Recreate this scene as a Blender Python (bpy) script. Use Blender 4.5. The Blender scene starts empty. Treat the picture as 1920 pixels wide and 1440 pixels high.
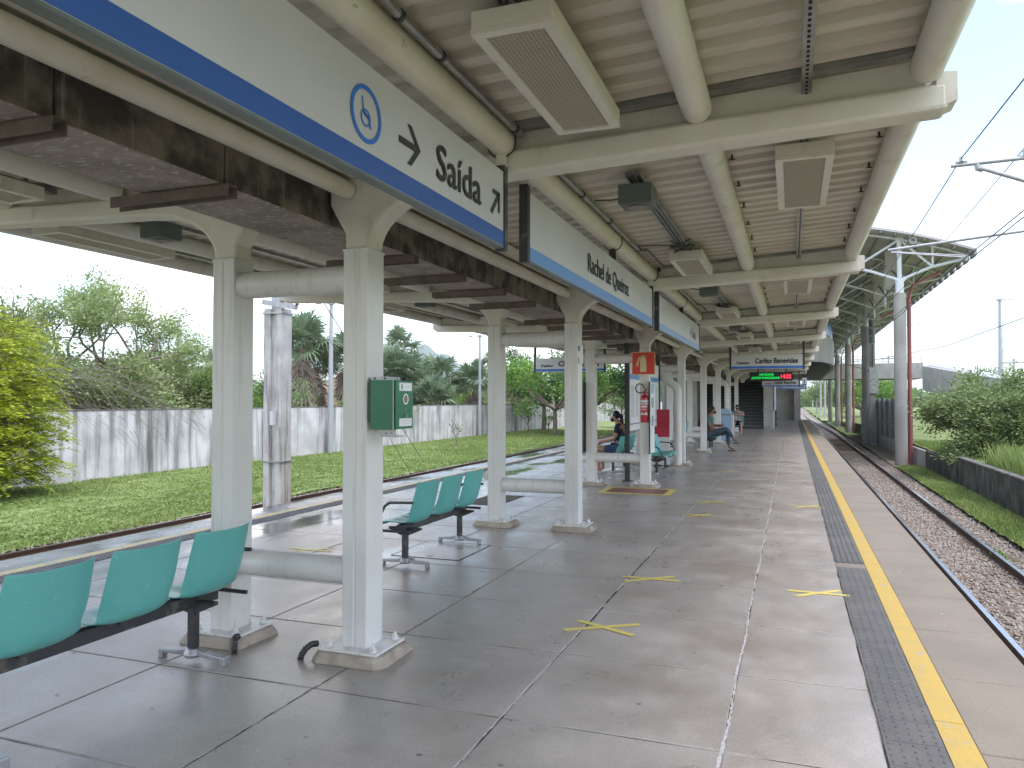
import bpy, bmesh, math, random
import numpy as np
from mathutils import Vector, Matrix
random.seed(3)
S = bpy.context.scene
C = S.collection
R = math.radians

# ------------------------------------------------------------------ camera, sky, sun, exposure
cam_d = bpy.data.cameras.new('camera'); cam = bpy.data.objects.new('camera', cam_d); C.objects.link(cam)
cam.location = (0, 0, 1.6)
cam.rotation_euler = (R(91.2), 0, R(20.3))
cam_d.sensor_width = 36; cam_d.lens = 26.6; cam_d.clip_end = 9000; cam_d.clip_start = 0.05
S.camera = cam
S.view_settings.view_transform = 'Standard'; S.view_settings.look = 'None'
S.view_settings.gamma = 1; S.view_settings.use_curve_mapping = False
S.view_settings.exposure = 2.12

def new_world():
    w = bpy.data.worlds.new('World'); S.world = w; w.use_nodes = True
    nt = w.node_tree; nt.nodes.clear(); L = nt.links.new
    out = nt.nodes.new('ShaderNodeOutputWorld')
    sky = nt.nodes.new('ShaderNodeTexSky'); sky.sky_type = 'NISHITA'; sky.sun_disc = False
    sky.sun_elevation = R(70); sky.sun_rotation = R(112)
    b1 = nt.nodes.new('ShaderNodeBackground'); b1.inputs[1].default_value = 0.115; L(sky.outputs[0], b1.inputs[0])
    tc = nt.nodes.new('ShaderNodeTexCoord')
    sep = nt.nodes.new('ShaderNodeSeparateXYZ'); L(tc.outputs['Generated'], sep.inputs[0])
    mp = nt.nodes.new('ShaderNodeMapping'); mp.inputs['Scale'].default_value = (1, 1, 2.2)
    mp.inputs['Location'].default_value = (5.5, 0.2, 3.1); mp.inputs["Rotation"].default_value = (0, 0, R(0))
    L(tc.outputs['Generated'], mp.inputs[0])
    n1 = nt.nodes.new('ShaderNodeTexNoise'); n1.inputs['Scale'].default_value = 2.3; n1.inputs['Detail'].default_value = 9
    n1.inputs['Roughness'].default_value = 0.58; L(mp.outputs[0], n1.inputs[0])
    r1 = nt.nodes.new('ShaderNodeMapRange'); r1.inputs[1].default_value = 0.46; r1.inputs[2].default_value = 0.62; L(n1.outputs[0], r1.inputs[0])
    n2 = nt.nodes.new('ShaderNodeTexNoise'); n2.inputs['Scale'].default_value = 4.5; n2.inputs['Detail'].default_value = 6; L(mp.outputs[0], n2.inputs[0])
    cr = nt.nodes.new('ShaderNodeMapRange'); cr.inputs[1].default_value = 0.35; cr.inputs[2].default_value = 0.62
    cr.inputs[3].default_value = 0.36; cr.inputs[4].default_value = 1.0; L(n2.outputs[0], cr.inputs[0])
    cc = nt.nodes.new('ShaderNodeMix'); cc.data_type = 'RGBA'; L(cr.outputs[0], cc.inputs[0])
    cc.inputs[6].default_value = (0.0, 0.0, 0.0, 1); cc.inputs[7].default_value = (1.0, 0.943, 0.89, 1)
    b2 = nt.nodes.new('ShaderNodeBackground'); b2.inputs[1].default_value = 1.0; L(cc.outputs[2], b2.inputs[0])
    mx = nt.nodes.new('ShaderNodeMixShader'); L(r1.outputs[0], mx.inputs[0]); L(b1.outputs[0], mx.inputs[1]); L(b2.outputs[0], mx.inputs[2])
    L(mx.outputs[0], out.inputs[0])
new_world()
sd = bpy.data.lights.new('sun', 'SUN'); sd.energy = 0.6; sd.angle = R(45); sd.color = (1, 0.96, 0.9)
sun = bpy.data.objects.new('sun', sd); C.objects.link(sun); sun.rotation_euler = Vector((math.sin(R(112)) * math.cos(R(70)), math.cos(R(112)) * math.cos(R(70)), math.sin(R(70)))).to_track_quat('Z', 'Y').to_euler(); sun.location = (0, 0, 60)

# ------------------------------------------------------------------ materials
def mat(name, c, rough=0.6, c2=None, scale=4.0, detail=6, lo=0.35, hi=0.65, metal=0.0, bump=0.0, bscale=40, streak=None,
        streak_c=None, streak_lo=0.45, streak_hi=0.65, r2=None, island=0.0, transl=0.0, emit=0.0, spec=None, stretch=(1, 1, 1), coat=0.0):
    m = bpy.data.materials.new(name); m.use_nodes = True
    nt = m.node_tree; L = nt.links.new; N = nt.nodes.new
    p = nt.nodes['Principled BSDF']
    geo = N('ShaderNodeNewGeometry')
    mp = N('ShaderNodeMapping'); mp.inputs['Scale'].default_value = stretch; L(geo.outputs['Position'], mp.inputs[0])
    col = None
    c = (*c, 1)
    p.inputs['Base Color'].default_value = c
    if c2 is not None:
        n = N('ShaderNodeTexNoise'); n.inputs['Scale'].default_value = scale; n.inputs['Detail'].default_value = detail
        L(mp.outputs[0], n.inputs[0])
        r = N('ShaderNodeMapRange'); r.inputs[1].default_value = lo; r.inputs[2].default_value = hi; L(n.outputs[0], r.inputs[0])
        fac = r.outputs[0]
        if island:
            a = N('ShaderNodeMath'); a.operation = 'MULTIPLY_ADD'; L(geo.outputs['Random Per Island'], a.inputs[0]); a.inputs[1].default_value = island
            b = N('ShaderNodeMath'); b.operation = 'MULTIPLY'; L(fac, b.inputs[0]); b.inputs[1].default_value = 1 - island
            L(b.outputs[0], a.inputs[2]); fac = a.outputs[0]
        mx = N('ShaderNodeMix'); mx.data_type = 'RGBA'; L(fac, mx.inputs[0]); mx.inputs[6].default_value = c; mx.inputs[7].default_value = (*c2, 1)
        col = mx.outputs[2]
        if r2 is not None:
            rr = N('ShaderNodeMapRange'); rr.inputs[3].default_value = rough; rr.inputs[4].default_value = r2; L(fac, rr.inputs[0]); L(rr.outputs[0], p.inputs['Roughness'])
    if streak is not None:
        sm = N('ShaderNodeMapping'); sm.inputs['Scale'].default_value = streak; L(geo.outputs['Position'], sm.inputs[0])
        n = N('ShaderNodeTexNoise'); n.inputs['Scale'].default_value = 1; n.inputs['Detail'].default_value = 7; n.inputs['Roughness'].default_value = 0.62; L(sm.outputs[0], n.inputs[0])
        r = N('ShaderNodeMapRange'); r.inputs[1].default_value = streak_lo; r.inputs[2].default_value = streak_hi; L(n.outputs[0], r.inputs[0])
        mx = N('ShaderNodeMix'); mx.data_type = 'RGBA'; L(r.outputs[0], mx.inputs[0])
        if col: L(col, mx.inputs[6])
        else: mx.inputs[6].default_value = c
        mx.inputs[7].default_value = (*streak_c, 1); col = mx.outputs[2]
    if col: L(col, p.inputs['Base Color'])
    if r2 is None or c2 is None: p.inputs['Roughness'].default_value = rough
    p.inputs['Metallic'].default_value = metal
    if spec is not None: p.inputs['Specular IOR Level'].default_value = spec
    if coat: p.inputs['Coat Weight'].default_value = coat; p.inputs['Coat Roughness'].default_value = 0.15
    if emit:
        p.inputs['Emission Color'].default_value = c; p.inputs['Emission Strength'].default_value = emit
    if bump:
        n = N('ShaderNodeTexNoise'); n.inputs['Scale'].default_value = bscale; n.inputs['Detail'].default_value = 5; L(geo.outputs['Position'], n.inputs[0])
        b = N('ShaderNodeBump'); b.inputs['Strength'].default_value = bump; b.inputs['Distance'].default_value = 0.02; L(n.outputs[0], b.inputs['Height']); L(b.outputs[0], p.inputs['Normal'])
    if transl:
        t = N('ShaderNodeBsdfTranslucent'); ms = N('ShaderNodeMixShader'); ms.inputs[0].default_value = transl
        if col: L(col, t.inputs[0])
        else: t.inputs[0].default_value = c
        L(p.outputs[0], ms.inputs[1]); L(t.outputs[0], ms.inputs[2]); L(ms.outputs[0], nt.nodes['Material Output'].inputs[0])
    return m

M = {}
def foot_wear(m, c_, top=.32):
    nt = m.node_tree; L = nt.links.new; N = nt.nodes.new; p = nt.nodes['Principled BSDF']; src = p.inputs['Base Color'].links[0].from_socket
    g = N('ShaderNodeNewGeometry'); sp = N('ShaderNodeSeparateXYZ'); L(g.outputs['Position'], sp.inputs[0])
    z = N('ShaderNodeMapRange'); z.inputs[1].default_value = 0.05; z.inputs[2].default_value = top; z.inputs[3].default_value = .15; z.inputs[4].default_value = 0; L(sp.outputs[2], z.inputs[0])
    mp = N('ShaderNodeMapping'); mp.inputs['Scale'].default_value = (26, 26, 9); L(g.outputs['Position'], mp.inputs[0]); n = N('ShaderNodeTexNoise'); n.inputs['Scale'].default_value = 1; n.inputs['Detail'].default_value = 8; n.inputs['Roughness'].default_value = .7; L(mp.outputs[0], n.inputs[0])
    a = N('ShaderNodeMath'); a.operation = 'ADD'; L(n.outputs[0], a.inputs[0]); L(z.outputs[0], a.inputs[1])
    r = N('ShaderNodeMapRange'); r.inputs[1].default_value = .68; r.inputs[2].default_value = .76; r.inputs[4].default_value = .55; L(a.outputs[0], r.inputs[0])
    x = N('ShaderNodeMix'); x.data_type = 'RGBA'; L(r.outputs[0], x.inputs[0]); L(src, x.inputs[6]); x.inputs[7].default_value = (*c_, 1); L(x.outputs[2], p.inputs['Base Color'])
def floor_mat(name, c1, c2, wet):
    m = bpy.data.materials.new(name); m.use_nodes = True; nt = m.node_tree; L = nt.links.new; N = nt.nodes.new
    p = nt.nodes['Principled BSDF']; geo = N('ShaderNodeNewGeometry'); pos = geo.outputs['Position']
    def noise(sc, det=6, st=(1, 1, 1), ro=0.55):
        mp = N('ShaderNodeMapping'); mp.inputs['Scale'].default_value = st; L(pos, mp.inputs[0])
        n = N('ShaderNodeTexNoise'); n.inputs['Scale'].default_value = sc; n.inputs['Detail'].default_value = det; n.inputs['Roughness'].default_value = ro
        L(mp.outputs[0], n.inputs[0]); return n.outputs[0]
    def rng(i, a, b, c, d):
        r = N('ShaderNodeMapRange'); r.inputs[1].default_value = a; r.inputs[2].default_value = b; r.inputs[3].default_value = c; r.inputs[4].default_value = d; L(i, r.inputs[0]); return r.outputs[0]
    def mix(f, a, b, bt='MIX'):
        x = N('ShaderNodeMix'); x.data_type = 'RGBA'; x.blend_type = bt
        if isinstance(f, float): x.inputs[0].default_value = f
        else: L(f, x.inputs[0])
        for i, v in ((6, a), (7, b)):
            if isinstance(v, tuple): x.inputs[i].default_value = (*v, 1)
            else: L(v, x.inputs[i])
        return x.outputs[2]
    def op(o, a, b):
        x = N('ShaderNodeMath'); x.operation = o; x.use_clamp = True
        for i, v in ((0, a), (1, b)):
            if isinstance(v, (int, float)): x.inputs[i].default_value = v
            else: L(v, x.inputs[i])
        return x.outputs[0]
    big = noise(0.9, 7, ro=0.6); mid = noise(3.1, 8, (1, .7, 1), 0.65); fine = noise(55, 4, ro=0.7); spk = noise(160, 2)
    col = mix(rng(big, .34, .68, 0, 1), c1, c2)
    col = mix(rng(mid, .5, .85, 0, .6), col, tuple(x * 1.35 for x in c1))
    col = mix(rng(mid, .5, .2, 0, .7), col, tuple(x * .6 for x in c1))
    blot = noise(1.3, 5, (1, 1, 1), .6)
    col = mix(rng(blot, .48, .74, 0, .8), col, tuple(x * y for x, y in zip(c1, (.62, .56, .50))))
    scr = noise(1, 6, (1.2, 22, 1), .6)
    col = mix(rng(scr, .6, .78, 0, .22), col, tuple(min(1, x * 1.5) for x in c1))
    col = mix(rng(fine, .35, .65, 0, .38), col, tuple(x * .62 for x in c2))
    col = mix(rng(spk, .60, .70, 0, .4), col, tuple(min(1, x * 1.5) for x in c1))
    col = mix(rng(spk, .40, .32, 0, .4), col, tuple(x * .45 for x in c1))
    rough = rng(mid, .3, .7, .24, .42)
    eff = noise(1, 5, (.9, .9, 1), .6); col = mix(rng(eff, .50, .78, 0, .6), col, tuple(x * y for x, y in zip(c1, (.60, .52, .45))))
    pale = noise(1, 6, (2.4, .8, 1), .7); col = mix(rng(pale, .60, .72, 0, .35), col, tuple(min(1, x * 1.4) for x in c1))
    # wet film, strongest towards the exposed left edge where rain blows in
    sep = N('ShaderNodeSeparateXYZ'); L(pos, sep.inputs[0])
    side = rng(sep.outputs[0], -3.0, -6.0, 0.0, 1.0)
    wn = noise(1.1, 5, (1, .45, 1), .5)
    w = op('MULTIPLY', rng(op('ADD', op('MULTIPLY', side, .26), wn), .66, .84, 0, 1), wet)
    damp = op('MULTIPLY', rng(noise(.6, 4), .45, .6, 0, 1), .5 * wet)
    w2 = op('ADD', w, op('MULTIPLY', damp, .5))
    col = mix(w2, col, mix(1.0, col, (.55, .55, .56), 'MULTIPLY'))
    L(col, p.inputs['Base Color'])
    x = N('ShaderNodeMix'); x.data_type = 'FLOAT'; L(w, x.inputs[0]); L(rough, x.inputs[2]); x.inputs[3].default_value = 0.035
    L(x.outputs[0], p.inputs['Roughness'])
    b = N('ShaderNodeBump'); b.inputs['Distance'].default_value = 0.004
    L(op('SUBTRACT', .35, op('MULTIPLY', w, .3)), b.inputs['Strength']); L(fine, b.inputs['Height'])
    b2 = N('ShaderNodeBump'); b2.inputs['Distance'].default_value = 0.01; b2.inputs['Strength'].default_value = 0.10; L(mid, b2.inputs['Height']); L(b.outputs[0], b2.inputs['Normal'])
    L(b2.outputs[0], p.inputs['Normal'])
    return m

M['slab'] = floor_mat('polished_concrete', (0.50, 0.445, 0.39), (0.39, 0.345, 0.305), 1.0)
M['slab_left'] = floor_mat('wet_edge_concrete', (0.40, 0.375, 0.36), (0.32, 0.30, 0.29), 1.0)
M['yellow_faded'] = mat('worn_yellow_paint', (0.62, 0.46, 0.14), 0.5, (0.50, 0.41, 0.20), 5, 8, .4, .65, streak=(6, 6, 6), streak_c=(0.36, 0.33, 0.29), streak_lo=.52, streak_hi=.62)
M['edge'] = mat('edge_concrete', (0.265, 0.22, 0.17), 0.75, (0.21, 0.175, 0.135), 1.6, 8, .35, .65, streak=(45, 45, 45), streak_c=(0.20, 0.165, 0.135), streak_lo=.52, streak_hi=.72, bump=.25, bscale=90)
M['grout'] = mat('joint_grout', (0.40, 0.38, 0.36), 0.9, (0.07, 0.065, 0.06), 2.2, 5, .42, .56)
M['tactile'] = mat('tactile_rubber', (0.105, 0.10, 0.095), 0.7, (0.145, 0.135, 0.125), 3, 6, bump=.3, bscale=70)
M['yellow'] = mat('yellow_paint', (0.53, 0.35, 0.06), 0.55, (0.46, 0.32, 0.09), 7, 8, .4, .7, streak=(9, 9, 9), streak_c=(0.36, 0.33, 0.27), streak_lo=.60, streak_hi=.66, bump=.2)
M['tape'] = mat('yellow_tape', (0.78, 0.62, 0.13), 0.45, (0.68, 0.56, 0.18), 20, 5)
M['cream'] = mat('cream_steel_paint', (0.67, 0.645, 0.565), 0.45, (0.60, 0.56, 0.48), 2.2, 7, .4, .7, streak=(5, 5, 3), streak_c=(0.44, 0.35, 0.24), streak_lo=.58, streak_hi=.82, bump=.06, bscale=25)
M['column'] = mat('white_column_paint', (0.68, 0.67, 0.645), 0.38, (0.62, 0.61, 0.575), 1.8, 7, .4, .7, streak=(14, 14, .8), streak_c=(0.44, 0.40, 0.33), streak_lo=.56, streak_hi=.82, bump=.05, bscale=20)
foot_wear(M['column'], (0.34, 0.27, 0.19))
M['roof'] = mat('beige_roof_sheet', (0.60, 0.55, 0.455), 0.42, (0.46, 0.42, 0.34), 1.4, 8, .35, .7, streak=(.5, 6, 6), streak_c=(0.72, 0.68, 0.58), streak_lo=.55, streak_hi=.72, spec=.5)
M['purlin_rust'] = mat('cream_pipe_paint', (0.62, 0.59, 0.49), 0.42, (0.55, 0.50, 0.39), 3, 8, .4, .7, streak=(13, 5, 13), streak_c=(0.30, 0.16, 0.08), streak_lo=.66, streak_hi=.74)
M['gutter'] = mat('stained_concrete', (0.22, 0.185, 0.145), 0.85, (0.06, 0.052, 0.042), 4.5, 10, .40, .60, streak=(22, 22, 1.6), streak_c=(0.34, 0.29, 0.22), streak_lo=.58, streak_hi=.74, bump=.5, bscale=22)
M['gutter_b'] = mat('peeling_concrete', (0.33, 0.275, 0.24), 0.85, (0.24, 0.20, 0.175), 5, 8, .4, .6, streak=(16, 38, 10), streak_c=(0.46, 0.42, 0.38), streak_lo=.57, streak_hi=.62, bump=.4, bscale=30)
M['rust_angle'] = mat('brown_angle_iron', (0.17, 0.13, 0.105), 0.7, (0.11, 0.085, 0.07), 8, 6)
M['plinth'] = mat('plinth_mortar', (0.42, 0.36, 0.29), 0.85, (0.28, 0.22, 0.17), 7, 8, .4, .65, bump=.6, bscale=18)
M['signgrey'] = mat('silver_sign_panel', (0.60, 0.60, 0.60), 0.34, (0.54, 0.54, 0.535), .9, 4, metal=.1, spec=.4)
M['blue'] = mat('blue_stripe', (0.03, 0.10, 0.34), 0.35)
M['blue_haze'] = mat('hazed_blue_stripe', (0.13, 0.29, 0.62), 0.35)  # same sign blue, lightened to put veiling haze into the colour
M['blue_haze2'] = mat('haze_paled_blue_stripe', (0.22, 0.34, 0.60), 0.35)  # third sign's blue, paler again with haze mixed into the colour
M['iconblue'] = mat('icon_blue', (0.03, 0.16, 0.55), 0.4)
M['ink'] = mat('dark_lettering', (0.035, 0.032, 0.032), 0.5)
M['steelblack'] = mat('black_steel', (0.022, 0.023, 0.026), 0.42, (0.045, 0.044, 0.043), 12, 6)
M['steelblack_w'] = mat('worn_black_steel', (0.03, 0.03, 0.032), 0.45, (0.16, 0.13, 0.11), 9, 8, .56, .7)
M['alu'] = mat('cast_aluminium', (0.42, 0.42, 0.43), 0.42, (0.30, 0.30, 0.31), 9, 6, metal=.6)
M['galv'] = mat('galvanised_steel', (0.36, 0.36, 0.35), 0.38, (0.24, 0.24, 0.235), 6, 6, metal=.75)
M['hole'] = mat('dark_hole', (0.012, 0.012, 0.012), 0.9)
M['greybox'] = mat('grey_green_enamel', (0.13, 0.155, 0.145), 0.45, (0.10, 0.12, 0.11), 3, 5)
M['mesh_bg'] = mat('dusty_diffuser', (0.34, 0.295, 0.235), 0.75, (0.24, 0.205, 0.165), 3, 7)
M['mesh_w'] = mat('grille_wire', (0.56, 0.51, 0.43), 0.6)
M['teal'] = mat('teal_plastic', (0.13, 0.43, 0.39), 0.36, (0.115, 0.39, 0.36), 1.6, 5, streak=(24, 24, 24), streak_c=(0.19, 0.48, 0.44), streak_lo=.6, streak_hi=.75, bump=.03, bscale=90, spec=.45)
M['green'] = mat('green_enamel', (0.006, 0.16, 0.075), 0.33, (0.008, 0.13, 0.06), 2, 4)
M['white'] = mat('white_enamel', (0.75, 0.76, 0.76), 0.35)
M['lightgrey'] = mat('pale_grey_print', (0.55, 0.55, 0.56), 0.5)
M['red'] = mat('red_sign', (0.62, 0.045, 0.03), 0.4)
M['cream_ink'] = mat('cream_print', (0.62, 0.55, 0.32), 0.5)
M['redext'] = mat('red_cylinder', (0.42, 0.012, 0.03), 0.25, coat=.3)
M['crimson'] = mat('crimson_board', (0.36, 0.015, 0.04), 0.4)
M['floorred'] = mat('floor_red_paint', (0.30, 0.10, 0.085), 0.4, (0.20, 0.10, 0.085), 5, 7)
M['bin'] = mat('pale_blue_plastic', (0.30, 0.42, 0.56), 0.4)
M['beigewall'] = mat('painted_render', (0.47, 0.45, 0.41), 0.75, (0.38, 0.36, 0.32), 1.3, 7, streak=(3, 3, .5), streak_c=(0.36, 0.33, 0.29), streak_lo=.55, streak_hi=.75)
M['pier'] = mat('round_pier_concrete', (0.36, 0.34, 0.31), 0.8, (0.28, 0.265, 0.24), .9, 8, streak=(4, 4, .4), streak_c=(0.24, 0.225, 0.205), streak_lo=.55, streak_hi=.75, bump=.15, bscale=12)
M['conc'] = mat('bridge_concrete', (0.42, 0.41, 0.39), 0.8, (0.33, 0.32, 0.30), .7, 8, streak=(2.5, 2.5, .35), streak_c=(0.26, 0.25, 0.235), streak_lo=.52, streak_hi=.72)
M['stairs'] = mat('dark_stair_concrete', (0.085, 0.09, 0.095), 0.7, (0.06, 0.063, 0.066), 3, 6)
M['stair_edge'] = mat('grey_stair_nosing', (0.17, 0.175, 0.18), 0.7)
M['wall'] = mat('whitewashed_wall', (0.68, 0.66, 0.67), 0.85, (0.50, 0.48, 0.48), .9, 9, .38, .62, streak=(2.0, 2.7, .22), streak_c=(0.15, 0.145, 0.14), streak_lo=.47, streak_hi=.70, bump=.3, bscale=8)
M['wall2'] = mat('dark_weathered_wall', (0.11, 0.10, 0.088), 0.9, (0.035, 0.033, 0.03), 1.6, 9, .36, .58, streak=(9, 7, .9), streak_c=(0.27, 0.25, 0.21), streak_lo=.57, streak_hi=.76, bump=.5, bscale=10)
M['walltop'] = mat('mossy_coping', (0.09, 0.085, 0.075), 0.9, (0.20, 0.19, 0.17), 5, 8)
M['polec'] = mat('pole_concrete', (0.50, 0.485, 0.46), 0.85, (0.38, 0.36, 0.34), 3, 8, streak=(13, 13, .7), streak_c=(0.14, 0.13, 0.12), streak_lo=.52, streak_hi=.70, bump=.4, bscale=14)
M['rail'] = mat('rail_steel', (0.10, 0.055, 0.04), 0.6, (0.075, 0.045, 0.035), 9, 5, metal=.3)
M['railtop'] = mat('polished_rail_head', (0.42, 0.42, 0.44), 0.25, metal=.9)
M['sleeper'] = mat('weathered_sleeper', (0.20, 0.14, 0.10), 0.9, (0.11, 0.075, 0.055), 12, 7, stretch=(1, 6, 1), bump=.6, bscale=30)
M['ballast_bed'] = mat('ballast_bed', (0.22, 0.17, 0.135), 0.95, (0.34, 0.29, 0.245), 22, 8, .4, .6, bump=1, bscale=30)
M['stone'] = mat('ballast_stone', (0.20, 0.155, 0.12), 0.9, (0.42, 0.375, 0.325), 1.2, 4, .3, .7, island=.75, bump=.4, bscale=60)
M['grass_ground'] = mat('turf', (0.16, 0.21, 0.06), 0.95, (0.23, 0.28, 0.10), 1.3, 9, .35, .65, streak=(.35, .35, .35), streak_c=(0.24, 0.22, 0.10), streak_lo=.58, streak_hi=.72, bump=.8, bscale=18)
M['dirt'] = mat('bare_earth', (0.36, 0.25, 0.17), 0.95, (0.26, 0.19, 0.13), 1.2, 8, bump=.6, bscale=6)
M['ground'] = mat('distant_ground', (0.14, 0.18, 0.06), 0.95, (0.22, 0.20, 0.11), .05, 8)
M['blade'] = mat('grass_blade', (0.16, 0.24, 0.055), 0.7, (0.33, 0.40, 0.13), .5, 6, .35, .65, island=.5, transl=.3)
def leafm(n, a, b, t=.3, isl=.6, r=.55): return mat(n, a, r, b, .8, 4, .3, .7, island=isl, transl=t)
M['leaf_lime'] = leafm('lime_leaf', (0.27, 0.35, 0.02), (0.56, 0.58, 0.05))
M['leaf_feather'] = leafm('feathery_leaf', (0.19, 0.26, 0.09), (0.40, 0.47, 0.21))
M['leaf_dark'] = leafm('dark_leaf', (0.035, 0.10, 0.03), (0.10, 0.20, 0.05))
M['leaf_mid'] = leafm('mid_leaf', (0.09, 0.17, 0.045), (0.22, 0.31, 0.10))
M['leaf_bright'] = leafm('bright_leaf', (0.07, 0.19, 0.03), (0.24, 0.40, 0.06))
M['leaf_olive'] = leafm('olive_leaf', (0.15, 0.215, 0.075), (0.33, 0.40, 0.17))
M['palm'] = leafm('palm_blade', (0.11, 0.17, 0.09), (0.29, 0.36, 0.22), .3)
M['deadfrond'] = leafm('dead_frond', (0.26, 0.20, 0.15), (0.42, 0.35, 0.29), .1)
M['bark'] = mat('bark', (0.16, 0.12, 0.09), 0.9, (0.25, 0.21, 0.17), 8, 6)
M['twig'] = mat('dry_twig', (0.22, 0.18, 0.15), 0.9, (0.31, 0.265, 0.225), 3, 4)
M['mountain'] = mat('mountain_forest', (0.06, 0.10, 0.045), 0.95, (0.10, 0.13, 0.07), .01, 8)
M['trusswhite'] = mat('white_truss_paint', (0.62, 0.64, 0.66), 0.4)
M['bluesheet'] = mat('arched_roof_sheet', (0.46, 0.425, 0.425), 0.6, (0.35, 0.325, 0.325), .5, 7, streak=(.3, 3, .3), streak_c=(0.50, 0.49, 0.48), streak_lo=.5, streak_hi=.7)
M['redpipe'] = mat('red_pipe', (0.32, 0.085, 0.08), 0.5, (0.26, 0.08, 0.075), 2, 5)
M['fence'] = mat('grey_metal_fence', (0.17, 0.18, 0.185), 0.5, (0.12, 0.125, 0.13), 1.5, 6, metal=.2)
M['lamp'] = mat('lamp_post_paint', (0.38, 0.39, 0.41), 0.5)
M['wire'] = mat('wire', (0.06, 0.06, 0.065), 0.6)
M['insul'] = mat('brown_insulator', (0.16, 0.08, 0.06), 0.3)
M['skin1'] = mat('tan_skin', (0.40, 0.20, 0.125), 0.55); M['skin2'] = mat('brown_skin', (0.27, 0.125, 0.08), 0.55); M['skin3'] = mat('light_tan_skin', (0.48, 0.27, 0.19), 0.55)
M['hair'] = mat('black_hair', (0.012, 0.010, 0.010), 0.5)
M['navy'] = mat('navy_cloth', (0.014, 0.018, 0.035), 0.8); M['denim'] = mat('denim', (0.025, 0.05, 0.12), 0.85, (0.04, 0.075, 0.16), 30, 4)
M['jeans'] = mat('grey_denim', (0.045, 0.065, 0.09), 0.85, (0.07, 0.095, 0.12), 25, 4)
M['maskblack'] = mat('black_mask', (0.012, 0.012, 0.013), 0.8); M['masknavy'] = mat('navy_mask', (0.012, 0.025, 0.06), 0.8)
M['tealshirt'] = mat('green_shirt', (0.04, 0.10, 0.095), 0.8, (0.10, 0.19, 0.18), 14, 3, .5, .62)
M['blackwhite'] = mat('striped_jersey', (0.015, 0.015, 0.018), 0.8, (0.7, 0.7, 0.7), 1, 1, streak=(28, 2, 2), streak_c=(0.65, 0.65, 0.66), streak_lo=.56, streak_hi=.6)
M['led_bg'] = mat('led_panel', (0.012, 0.014, 0.014), 0.35)
M['led_g'] = mat('green_led', (0.0, 0.9, 0.12), 0.5, emit=.32); M['led_r'] = mat('red_led', (0.95, 0.05, 0.10), 0.5, emit=.32); M['led_rbg'] = mat('red_led_glow', (0.25, 0.01, 0.03), 0.5)
M['roofbrown'] = mat('brown_tile_roof', (0.22, 0.12, 0.08), 0.8); M['house'] = mat('beige_house', (0.45, 0.38, 0.28), 0.8)

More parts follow.
